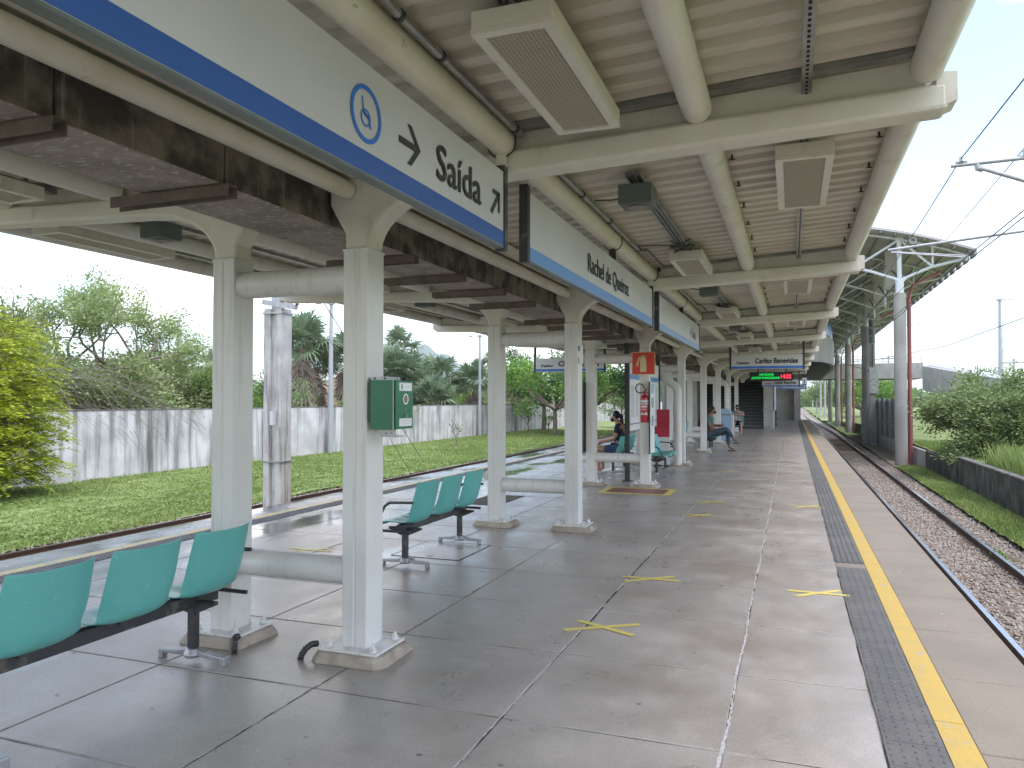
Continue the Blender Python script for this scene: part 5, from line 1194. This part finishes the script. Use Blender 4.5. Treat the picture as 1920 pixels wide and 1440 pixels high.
x, y_ = G(1667, 130); t = thing('utility_pole', 'distant utility pole with crossarm seen between the piers above the footbridge', 'pole', (x, y_, -1)); MB().tube([(0, 0, 0), (0, 0, 10.3)], .15, 8).obj('shaft', 'polec', t, True); MB().box(-1.5, 1.5, -.08, .08, 9.6, 9.8).obj('crossarm', 'polec', t)

# ------------------------------------------------------------------ left side: wall, poles, lamps
lw = thing('boundary_wall', 'long whitewashed boundary wall with black rain streaks beyond the lawn', 'wall')
for k in range(28):
    MB().box(-22.52, -22.3, -20 + 6 * k + .006, -14 + 6 * k - .006, -1.5, 1.22).obj('wall_panel', 'wall', lw)
MB().box(-22.54, -22.285, -20, 148, 1.222, 1.27).obj('coping', 'walltop', lw)
dp = thing('concrete_pole', 'wide stained concrete line pole between the left tracks', 'pole', (-10.75, 14.0, 0))
MB().prism([(-.235, -.18), (-.07, -.18), (-.055, -.12), (.055, -.12), (.07, -.18), (.235, -.18), (.235, .18), (-.235, .18)], 'z', -1.4, 3.62).obj('shaft', 'polec', dp)
MB().box(-.26, .26, -.205, .205, .22, .25).obj('steel_band', 'galv', dp); MB().box(-.26, .26, -.205, .205, 3.50, 3.54).obj('steel_band', 'galv', dp)
MB().box(-.10, .10, -.10, .10, 3.62, 6.0).obj('steel_head', 'alu', dp)
MB().bar((-.3, -.12, 3.78), (.62, -.18, 3.62), .10, .12).obj('bracket', 'alu', dp)
MB().bar((.06, -.23, 1.05), (.06, -.23, 1.35), .12, .08).obj('number_plate', 'lightgrey', dp)
for p, q in (((.62, -.18, 3.66), (.82, -.2, 3.98)), ((.2, -.15, 3.75), (.42, -.15, 3.98))):
    n_ = 9; pp = [tuple(Vector(p).lerp(Vector(q), k / n_)) for k in range(n_ + 1)]; MB().tube(pp, [.045 if k % 2 else .02 for k in range(n_ + 1)], 10).obj('insulator', 'insul', dp, True)
wire('thin guy wire slanting down to the left of the second column', [(-10.1, 14.0, 3.9), (-9.3, 18.5, -1.1)], .006, 'guy_wire'); wire('thin guy wire running down towards the wall behind the green box', [(-10.3, 14.2, 4.6), (-13.2, 26.0, -.8)], .012, 'guy_wire')
lamp('double armed lamp post in front of the wall, seen between the first column pair', -22.0, 32.9, -1.15, 6.55, .75, .12)
lamp('double armed lamp post farther along the wall, left of the second column pair', -22.0, 52.5, -1.15, 6.4, .75, .11)
for (x, y_, lab) in ((-22.1, 61, 'slim grey post at the wall under the broad green tree'),):
    t = thing('utility_pole', lab, 'pole', (x, y_, -1.1)); MB().tube([(0, 0, 0), (0, 0, 7)], .12, 8).obj('shaft', 'polec', t, True); MB().box(-.6, .6, -.05, .05, 6.4, 6.5).obj('crossarm', 'galv', t)
x, y_ = G(335, 60); t = thing('chimney_pole', 'thin concrete pole standing beyond the hedge on the left', 'pole', (x, y_, -1)); MB().tube([(0, 0, 0), (0, 0, 8.2)], .2, 10).obj('shaft', 'polec', t, True)
MB().box(-.25, .25, -.25, .25, 0, .3).obj('footing', 'conc', t)
x, y_ = G(352, 64); t = thing('dark_canopy', 'small dark flat canopy beyond the hedge', 'canopy', (x, y_, -1)); MB().box(-1.7, 1.9, -1, 1, 5.1, 5.4).obj('roof', 'steelblack', t); MB().tube([(0, 0, 0), (0, 0, 7)], .07, 8).obj('post', 'lamp', t)
x, y_ = G(935, 95); t = thing('house', 'beige building with brown roof beyond the wall between palms', 'house', (x, y_, -1)); MB().box(-4, 4, -3, 3, 0, 2.6).obj('wall', 'house', t); MB().prism([(-4.4, 2.55), (4.4, 2.55), (3.6, 4.4), (-3.6, 4.4)], 'y', -3.4, 3.4).obj('roof', 'roofbrown', t); MB().box(-2.5, -1.5, -3.05, -3.001, .8, 2.0).obj('window', 'steelblack', t)
b = MB(); rr = np.random.RandomState(7)
x, y_ = G(632, 66)
vs = []; fs = []; n = 22
for j in range(n + 1):
    for i in range(n + 1):
        a, c_ = (i / n * 2 - 1), (j / n * 2 - 1); h = max(0, 1 - a * a - c_ * c_) ** .7 * 4.2 * (1 - .35 * a + .2 * math.sin(a * 7) + .15 * rr.rand()); vs.append((x + a * 6, y_ + c_ * 5, -1.3 + h))
fs = [(j * (n + 1) + i, j * (n + 1) + i + 1, (j + 1) * (n + 1) + i + 1, (j + 1) * (n + 1) + i) for j in range(n) for i in range(n)]
tag(b.add(vs, fs).obj('earth_mound', 'dirt'), 'bare pinkish earth mound behind the wall near the fan palm', 'earth mound')
b = MB(); vs = []; fs = []; n = 60; mxx, my = -1600, 3300
rr = np.random.RandomState(11)
for j in range(9):
    for i in range(n + 1):
        a = i / n * 2 - 1; base = math.exp(-((a + .1) / .28) ** 2) * 1.0 + .45 * math.exp(-((a - .35) / .25) ** 2) + .55 * math.exp(-((a + .6) / .2) ** 2)
        c_ = j / 8; h = base * math.sin(c_ * math.pi) * 250 * (1 + .08 * math.sin(i * 1.3 + j)); X_ = mxx + a * 620; Y_ = my + a * 240 + (c_ - .5) * 700; vs.append((X_, Y_, -2 + h))
fs = [(j * (n + 1) + i, j * (n + 1) + i + 1, (j + 1) * (n + 1) + i + 1, (j + 1) * (n + 1) + i) for j in range(8) for i in range(n)]
structure(b.add(vs, fs).obj('mountain', 'mountain', smooth=True))

# ------------------------------------------------------------------ vegetation
def unit(v): return v / (np.linalg.norm(v, axis=-1, keepdims=True) + 1e-9)
def leaf_quads(c, size, rng, aspect=.45, up=.5, dirs=None):
    n = len(c); d = rng.normal(size=(n, 3)) if dirs is None else dirs + rng.normal(size=(n, 3)) * .5; d[:, 2] *= .6; d = unit(d)
    nn = rng.normal(size=(n, 3)); nn[:, 2] = np.abs(nn[:, 2]) + up; s = unit(np.cross(d, nn)); sz = size * (.6 + .8 * rng.rand(n, 1))
    a = c; b_ = c + d * sz * .5 + s * sz * aspect * .5; e = c + d * sz; f = c + d * sz * .5 - s * sz * aspect * .5
    return np.stack([a, b_, e, f], 1)
def skeleton(rng, base, h, spread, levels, n_main, up=.6, wig=.25, split=3, first=.3):
    segs = []; tips = []
    def grow(p, d, L, r_, lv):
        pts = [p]; k = 4
        for i in range(k):
            d = unit(d + rng.normal(size=3) * wig * .5 + np.array([0, 0, .04])); p = p + d * L / k; pts.append(p)
        segs.append((pts, r_, r_ * .55))
        if lv == 0: tips.append((pts, d)); return
        if lv <= 1: tips.append((pts[2:], d))
        for _ in range(split):
            nd = unit(d + rng.normal(size=3) * .75 * np.array([1, 1, .6])); grow(pts[-1] if rng.rand() < .6 else pts[-2], nd, L * (.55 + .25 * rng.rand()), r_ * .5, lv - 1)
    b0 = np.array(base, float)
    for i in range(n_main):
        a = 2 * math.pi * (i + rng.rand() * .6) / n_main; d = unit(np.array([math.cos(a) * spread, math.sin(a) * spread, up + rng.rand() * .6])); grow(b0 + np.array([0, 0, h * first]), d, h * .42, h * .022, levels)
    return segs, tips
def tree(name, label, x, y_, z, h, spread, lf, leaf=.12, per=26, levels=2, n_main=5, split=3, up=.7, clump=.45, aspect=.45, seed=0, cat='tree', first=.3, wig=.25, zscale=1.0, group=None, multi=False, sx=1.0, droop=0.0, W=None):
    rng = np.random.RandomState(seed + 100); t = thing(name, label, cat, (x, y_, z), 0, group)
    segs, tips = skeleton(rng, (0, 0, 0), h, spread, levels, n_main, up, wig, split, first)
    zm = max(p[2] for pts, d in tips for p in pts) + clump * .25; kz = h / zm / zscale * zscale; rm = np.percentile([math.hypot(p[0], p[1]) for pts, d in tips for p in pts], 93) + clump * .3
    kx = (W / rm) if W else 1.0; sc3 = np.array([kx, kx, kz]); zscale = 1.0
    segs = [([np.array(p) * sc3 for p in pts], a_, b_) for pts, a_, b_ in segs]; tips = [([np.array(p) * sc3 for p in pts], d) for pts, d in tips]
    first = first * kz
    b = MB()
    if not multi: b.tube([(0, 0, -.1), (.02, 0, h * first * .5), (0, 0, h * first + .05)], h * .03, 8, r1=h * .022)
    else:
        for s_ in segs[:0]: pass
        b.tube([(0, 0, -.1), (0, 0, h * first + .05)], h * .02, 6)
    b.obj('trunk', 'bark', t, True)
    b = MB()
    for pts, r0, r1 in segs:
        if r0 > h * .004: b.tube([(p[0] * sx, p[1], p[2] * zscale) for p in pts], r0 * .75, 5, r1=r1 * .75)
    b.obj('branches', 'bark', t, True)
    P = []; Dd = []
    for pts, d in tips:
        pts = np.array(pts); n = int(per * (.6 + .8 * rng.rand())); k = rng.randint(0, len(pts) - 1, n); f = rng.rand(n, 1)
        q = pts[k] * (1 - f) + pts[k + 1] * f; off = rng.normal(size=(n, 3)) * clump * .4; off[:, 2] *= .6; q = q + off; q[:, 2] -= droop * rng.rand(n) * np.linalg.norm(off, axis=1)
        P.append(q); Dd.append(np.repeat(d[None], n, 0) + unit(off) * .6)
    P = np.concatenate(P); Dd = np.concatenate(Dd); P[:, 0] *= sx; P[:, 2] *= zscale; keep = P[:, 2] > .02; P = P[keep]; Dd = Dd[keep]
    quads('foliage', leaf_quads(P, leaf, rng, aspect, .5, Dd), lf, t); return t

tree('feathery_tree', 'large airy tree with feathery grey green leaves behind the wall, left', -26.4, 23.2, -1.05, 8.1, 1.1, 'leaf_feather', .15, 110, 3, 7, 3, .6, .55, .38, 1, first=.3, W=4.2)
tree('feathery_tree', 'slimmer feathery tree at the far left edge behind the wall', -28.0, 19.5, -1.05, 6.6, .9, 'leaf_feather', .15, 90, 2, 7, 4, .7, .7, .4, 2, W=2.4)
tree('bushy_tree', 'dense dark green undergrowth tree below the feathery tree', -25.6, 22.0, -1.05, 5.6, 1.2, 'leaf_feather', .15, 330, 2, 9, 3, .5, .9, .5, 3, W=3.9, first=.1)
tree('bushy_tree', 'dense mid green bush tree right of the feathery tree behind the wall', -27.0, 26.6, -1.05, 5.0, 1.1, 'leaf_feather', .15, 260, 2, 8, 3, .5, .8, .5, 4, W=3.4, first=.1)
# lime green shrub made of arching feathery sprays
def spray_bush(name, label, x, y_, z, rad, h, lf, n_spray, seed, leaf=.07, cat='bush'):
    rng = np.random.RandomState(seed); t = thing(name, label, cat, (x, y_, z)); b = MB(); P = []; Dd = []
    for i in range(n_spray):
        a = rng.rand() * 6.28; rr_ = rad * math.sqrt(rng.rand()); z0 = h * (.06 + .94 * rng.rand()) * math.sqrt(max(.08, 1 - (rr_ / rad) ** 2 * .75))
        st_ = np.array([rr_ * math.cos(a) * .55, rr_ * math.sin(a) * .55, z0 * .75]); d = unit(np.array([math.cos(a), math.sin(a), .65 + rng.rand() * .5])); p = st_; pts = [p]
        L = .65 + .7 * rng.rand()
        for k in range(8): d = unit(d + np.array([0, 0, -.19]) + rng.normal(size=3) * .05); p = p + d * L / 8; pts.append(p)
        if i % 5 == 0: b.tube([tuple(np.array([0, 0, .1]) * (1 - f) + st_ * f) for f in (0, .5, 1)], .018, 4, r1=.008)
        if i % 2 == 0: b.tube([tuple(q) for q in pts[::2]], .006, 3, r1=.002)
        pts = np.array(pts)
        for k in range(1, 9):
            dd = unit(pts[k] - pts[k - 1]); sd = unit(np.cross(dd, [0, 0, 1.]) + rng.normal(size=3) * .15)
            for s in (-1, 1):
                for m_ in range(4): P.append(pts[k - 1] + (pts[k] - pts[k - 1]) * (m_ / 4) + sd * s * .03 * m_ * .6 + rng.normal(size=3) * .012); Dd.append(sd * s * 2.2 + dd * 1.0)
    b.obj('stems', 'bark', t); quads('foliage', leaf_quads(np.array(P), leaf, rng, .32, 1.2, np.array(Dd)), lf, t); return t
spray_bush('lime_shrub', 'bright lime green feathery shrub in front of the wall at the left edge', -21.0, 14.5, -1.1, 2.4, 7.2, 'leaf_lime', 1150, 5, .12)
# tangle of dead twigs hanging over the wall
rng = np.random.RandomState(9); t = thing('dead_branches', 'bare dry grey branches hanging over the wall beside the lime shrub', 'dead branches', (-23.0, 20.3, 1.2)); b = MB()
for i in range(140):
    p = np.array([rng.uniform(-1.2, .2), rng.uniform(-2.8, 2.4), rng.uniform(-.2, 1.7)]); d = unit(np.array([rng.uniform(-.1, .9), rng.uniform(.1, 1.8), rng.uniform(-.5, .7)])); pts = [p]
    for k in range(7): d = unit(d + np.array([.03, 0, -.16]) + rng.normal(size=3) * .12); p = p + d * rng.uniform(.18, .42); p[0] = max(p[0], .78 - .6 * (p[2] > .1)) if k > 2 and p[2] < .1 else p[0]; pts.append(p)
    b.tube([tuple(q) for q in pts], .006 + .008 * rng.rand(), 4, r1=.003)
tag(b.obj('twigs', 'twig', t), None, None, kind='stuff')
blades('hanging_foliage', None, 0, 0.001, 0, 0.001, 1, .01, -50) if False else None

tree('flowering_hedge', 'rounded green hedge tree with pale tips beyond the wall, left of the first column', *G(395, 36), -1.05, 4.5, 1.2, 'leaf_bright', .14, 150, 2, 8, 3, .5, .6, .5, 11, first=.15, zscale=.9)
tree('flowering_hedge', 'second rounded hedge tree with pale tips, partly behind the first column', *G(455, 40), -1.05, 4.9, 1.2, 'leaf_mid', .14, 130, 2, 8, 3, .5, .6, .5, 12, first=.15, zscale=.9)
tree('bushy_tree', 'green bush between the dead branches and the hedge behind the wall', *G(338, 40), -1.05, 4.3, 1.2, 'leaf_mid', .14, 130, 2, 8, 3, .5, .6, .5, 13, first=.15, zscale=.9)

def fan_palm(label, u, D, ztop, crown, trunk_r=.2, skirt=True, seed=0, nleaf=46, skirt_len=2.2, vine=False, group='fan palms beyond the wall'):
    x, y_ = G(u, D); rng = np.random.RandomState(seed); t = thing('fan_palm', label, 'palm tree', (x, y_, -1.1), 0, group); hc = ztop + 1.1 - crown * .62
    MB().tube([(0, 0, 0), (.05, 0, hc * .5), (0, 0, hc)], trunk_r, 10, r1=trunk_r * .75).obj('trunk', 'bark', t, True)
    def fans(n, e0, e1, Lp, Lb, z0, z1, wn, rdx=1.0):
        out = []; pets = MB()
        for i in range(n):
            a = rng.rand() * 6.283; e = e0 + (e1 - e0) * rng.rand(); d = np.array([math.cos(a) * math.cos(e), math.sin(a) * math.cos(e), math.sin(e)])
            o = np.array([0, 0, z0 + (z1 - z0) * rng.rand()]) + d * .1; lp = Lp * (.7 + .6 * rng.rand()); c_ = o + d * lp; pets.tube([tuple(o), tuple(c_)], .018, 3)
            side = unit(np.cross(d, [0, 0, 1.]) + rng.normal(size=3) * .3); nrm = unit(np.cross(side, d)); 
            for k in range(wn):
                th = (k / (wn - 1) - .5) * 3.7; dd = unit(d * math.cos(th) + side * math.sin(th)); L = Lb * (.8 + .35 * rng.rand()) * (1 - .18 * abs(th) / 1.9); tip = c_ + dd * L + np.array([0, 0, -.22 * L * (.5 + rng.rand())]) 
                pw = unit(np.cross(dd, nrm)) * L * .055; mid = c_ + dd * L * .5 + nrm * .03; out.append(np.stack([c_, mid + pw, tip, mid - pw]))
        return out, pets
    o1, p1 = fans(nleaf, -.35, 1.45, crown * .36, crown * .46, hc - .1, hc + .25, 15)
    quads('crown', np.array(o1), 'palm', t); p1.obj('leaf_stalks', 'palm', t)
    if skirt:
        o2, p2 = fans(int(nleaf * 1.5), -1.5, -1.0, crown * .2, crown * .36, hc - skirt_len, hc - .1, 11)
        quads('dead_frond_skirt', np.array(o2), 'deadfrond', t)
    if vine:
        P = rng.normal(size=(900, 3)) * np.array([.35, .35, .55]) + np.array([.1, -.2, 1.8]); quads('climbing_vine', leaf_quads(P, .16, rng, .8), 'leaf_bright', t)
    return t
fan_palm('tall fan palm with a thick skirt of dead fronds, left of the first lamp post', 566, 47, 6.6, 2.9, .26, True, 21, 60, 2.9, True)
fan_palm('fan palm with dead skirt partly hidden behind the first lamp post', 592, 50, 5.4, 2.6, .24, True, 22, 50, 2.8)
fan_palm('fan palm half hidden behind the left edge of the nearest right column', 648, 50, 5.7, 2.4, .22, True, 23, 46, 2.4)
fan_palm('tallest slender fan palm above the green box', 754, 62, 7.3, 2.6, .18, False, 24, 34)
fan_palm('broad fan palm low beside the green box', 738, 56, 5.2, 3.2, .22, True, 25, 60, 1.8)
fan_palm('broad fan palm overlapping to the right of the green box', 768, 58, 4.7, 3.2, .22, True, 26, 60, 2.0)
fan_palm('fan palm directly in front of the mountain', 822, 60, 4.9, 2.9, .2, True, 27, 50, 1.6)
fan_palm('short fan palm under the palm in front of the mountain', 812, 54, 3.1, 2.7, .2, True, 28, 46, 1.4)
fan_palm('fan palm with dead skirt behind the second lamp post', 888, 60, 4.4, 2.8, .2, True, 29, 46, 2.3)
fan_palm('slender fan palm just left of the second column pair', 920, 64, 5.6, 2.3, .14, False, 30, 26)
fan_palm('tiny distant fan palm above the hedge', 392, 80, 6.6, 2.2, .15, False, 31, 24)
fan_palm('fan palm cut by the left frame edge behind the lime shrub', -14, 30, 4.8, 1.9, .2, True, 32, 40, 1.2)
G2 = [(700, 48, 3.2, 'leaf_olive'), (628, 80, 5.2, 'leaf_mid'), (668, 78, 5.4, 'leaf_mid'), (545, 60, 4.4, 'leaf_mid'), (520, 70, 4.8, 'leaf_olive'), (858, 72, 4.6, 'leaf_bright'), (838, 90, 5.8, 'leaf_mid'), (905, 80, 4.6, 'leaf_olive'), (780, 85, 5.0, 'leaf_olive'), (960, 85, 6.0, 'leaf_mid'), (470, 75, 5.6, 'leaf_mid')]
nm = ['low olive bush behind the wall just left of the green box', 'rounded mid green tree right of the earth mound', 'rounded green tree beyond the earth mound, hidden partly by the column', 'green bush left of the tall palm', 'olive bush seen between the concrete pole and the column', 'yellow green bush between the mountain palm and the second lamp post', 'green tree behind the palm in front of the mountain', 'olive bush behind the second lamp post', 'olive scrub behind the broad palms', 'green tree behind the wall left of the broad green tree', 'tree behind the hedge, left of the concrete pole']
for i, (u, D, h, lf) in enumerate(G2):
    tree('bushy_tree', nm[i], *G(u, D), -1.1, h, 1.15, lf, .2, 46, 2, 7, 3, .5, .8, .5, 40 + i, first=.15, zscale=.85, cat='bush' if h < 4.5 else 'tree')
tree('broad_tree', 'broad bright green tree spilling over the wall behind the left destination sign', *G(1040, 58), -1.1, 6.8, 1.35, 'leaf_bright', .22, 90, 2, 9, 3, .35, 1.0, .6, 60, first=.28, zscale=.95)
tree('broad_tree', 'darker tree behind the broad bright green tree', *G(1020, 68), -1.1, 7.8, 1.2, 'leaf_dark', .24, 80, 2, 8, 3, .5, 1.0, .55, 61, first=.3)
tree('broad_tree', 'leafy tree hanging down between the third column pair on the left side', *G(1110, 62), -1.1, 6.4, 1.2, 'leaf_dark', .22, 80, 2, 8, 3, .4, 1.0, .55, 62, first=.35)
tree('sapling', 'thin sapling on the lawn in front of the wall, right of the broad wall gap', *G(990, 62), -1.1, 2.0, .5, 'leaf_mid', .16, 10, 1, 5, 2, 1.0, .3, .5, 63, cat='sapling')
tree('sapling', 'small leafy sapling on the lawn below the broad green tree', *G(1028, 64), -1.1, 1.7, .7, 'leaf_bright', .16, 14, 1, 6, 2, .8, .4, .5, 64, cat='sapling')
tree('sapling', 'thin leafless looking sapling on the lawn between the first and second pairs', *G(855, 44), -1.1, 1.6, .5, 'leaf_mid', .13, 5, 1, 4, 2, 1.0, .25, .45, 65, cat='sapling')
tree('bushy_tree', 'leafy bush in front of the wall behind the person in navy shirt', *G(1163, 75), -1.1, 3.6, .9, 'leaf_olive', .2, 40, 2, 6, 3, .5, .7, .5, 66, cat='bush')
tree('broad_tree', 'distant green tree far left of the stair building', *G(1140, 110), -1.1, 7.5, 1.2, 'leaf_mid', .3, 60, 2, 8, 3, .5, 1.2, .55, 67)
tree('broad_tree', 'distant green tree seen between the middle columns', *G(1215, 120), -1.1, 7.5, 1.2, 'leaf_bright', .3, 60, 2, 8, 3, .5, 1.2, .55, 68)
tree('broad_tree', 'distant green tree seen in the gap left of the person in jeans', *G(1305, 110), -1.1, 7.5, 1.2, 'leaf_mid', .3, 60, 2, 8, 3, .5, 1.2, .55, 69)
# right side
tree('big_bush', 'large rounded green bush spilling over the retaining wall on the right', 6.75, 30.6, -.5, 3.25, 1.3, 'leaf_olive', .12, 420, 2, 10, 4, .45, .62, .5, 70, cat='bush', first=.1, zscale=.92)
tree('big_bush', 'second green bush behind the large one at the right frame edge', 9.6, 33.0, -.5, 2.9, 1.2, 'leaf_olive', .13, 260, 2, 9, 4, .45, .6, .5, 71, cat='bush', first=.1, zscale=.85)
RT = [(1575, 150, 8.5, 'leaf_mid', 'dark green tree beyond the footbridge between the farthest piers'), (1555, 190, 8.0, 'leaf_olive', 'green tree beyond the footbridge left of the farthest piers'), (1615, 125, 7.6, 'leaf_mid', 'green tree behind the metal fence under the footbridge'), (1655, 120, 7.6, 'leaf_bright', 'bright green tree behind the fence under the footbridge, right one'), (1535, 260, 8.0, 'leaf_mid', 'distant tree line tree beyond the track curve'), (1515, 330, 8.5, 'leaf_mid', 'farthest tree at the end of the track'), (1850, 140, 9.0, 'leaf_mid', 'tree top behind the low grey building on the right')]
for i, (u, D, h, lf, lb) in enumerate(RT):
    tree('roadside_tree', lb, *G(u, D), -1.2, h, 1.25, lf, .36, 60, 2, 8, 3, .5, 1.4, .55, 80 + i, first=.15, zscale=.85, group=None)
RB = np.random.RandomState(4); vs = []
nW = 120000; th = RB.uniform(-.62, 1.25, nW); dW = RB.uniform(300, 380, nW) * (1 - .35 * (th > .45) * np.clip((th - .45) * 3, 0, 1)); P = np.stack([-dW * np.sin(th), dW * np.cos(th), RB.uniform(0, 1, nW) ** .8 * (6.5 + 2 * np.sin(th * 61) + 1.6 * np.cos(th * 143)) - 1], 1)
tag(quads('distant_woodland', leaf_quads(P, 1.5, RB, .6), 'leaf_mid'), 'far belt of trees along the horizon', 'woodland', kind='stuff')
# small weeds between rails
for x, y_, lb in ((3.45, 15.7, 'small green weed beside the right rail'),):
    t = thing('weed', lb, 'weed', (x, y_, -1.25)); rng = np.random.RandomState(3); P = rng.normal(size=(90, 3)) * .07; P[:, 2] = np.abs(P[:, 2]) + .02; quads('leaves', leaf_quads(P, .07, rng, .4), 'leaf_bright', t)

# ------------------------------------------------------------------ humid air
hz = MB().box(-4060, 4060, -660, 7060, -2.6, 300).obj('haze', 'white'); hm = bpy.data.materials.new('air'); hm.use_nodes = True; nt = hm.node_tree; nt.nodes.clear()
o_ = nt.nodes.new('ShaderNodeOutputMaterial'); v_ = nt.nodes.new('ShaderNodeVolumePrincipled'); v_.inputs['Density'].default_value = 0.00018; v_.inputs['Color'].default_value = (0.86, 0.93, 1.0, 1); nt.links.new(v_.outputs[0], o_.inputs['Volume'])
hz.data.materials.clear(); hz.data.materials.append(hm); hz['kind'] = 'stuff'
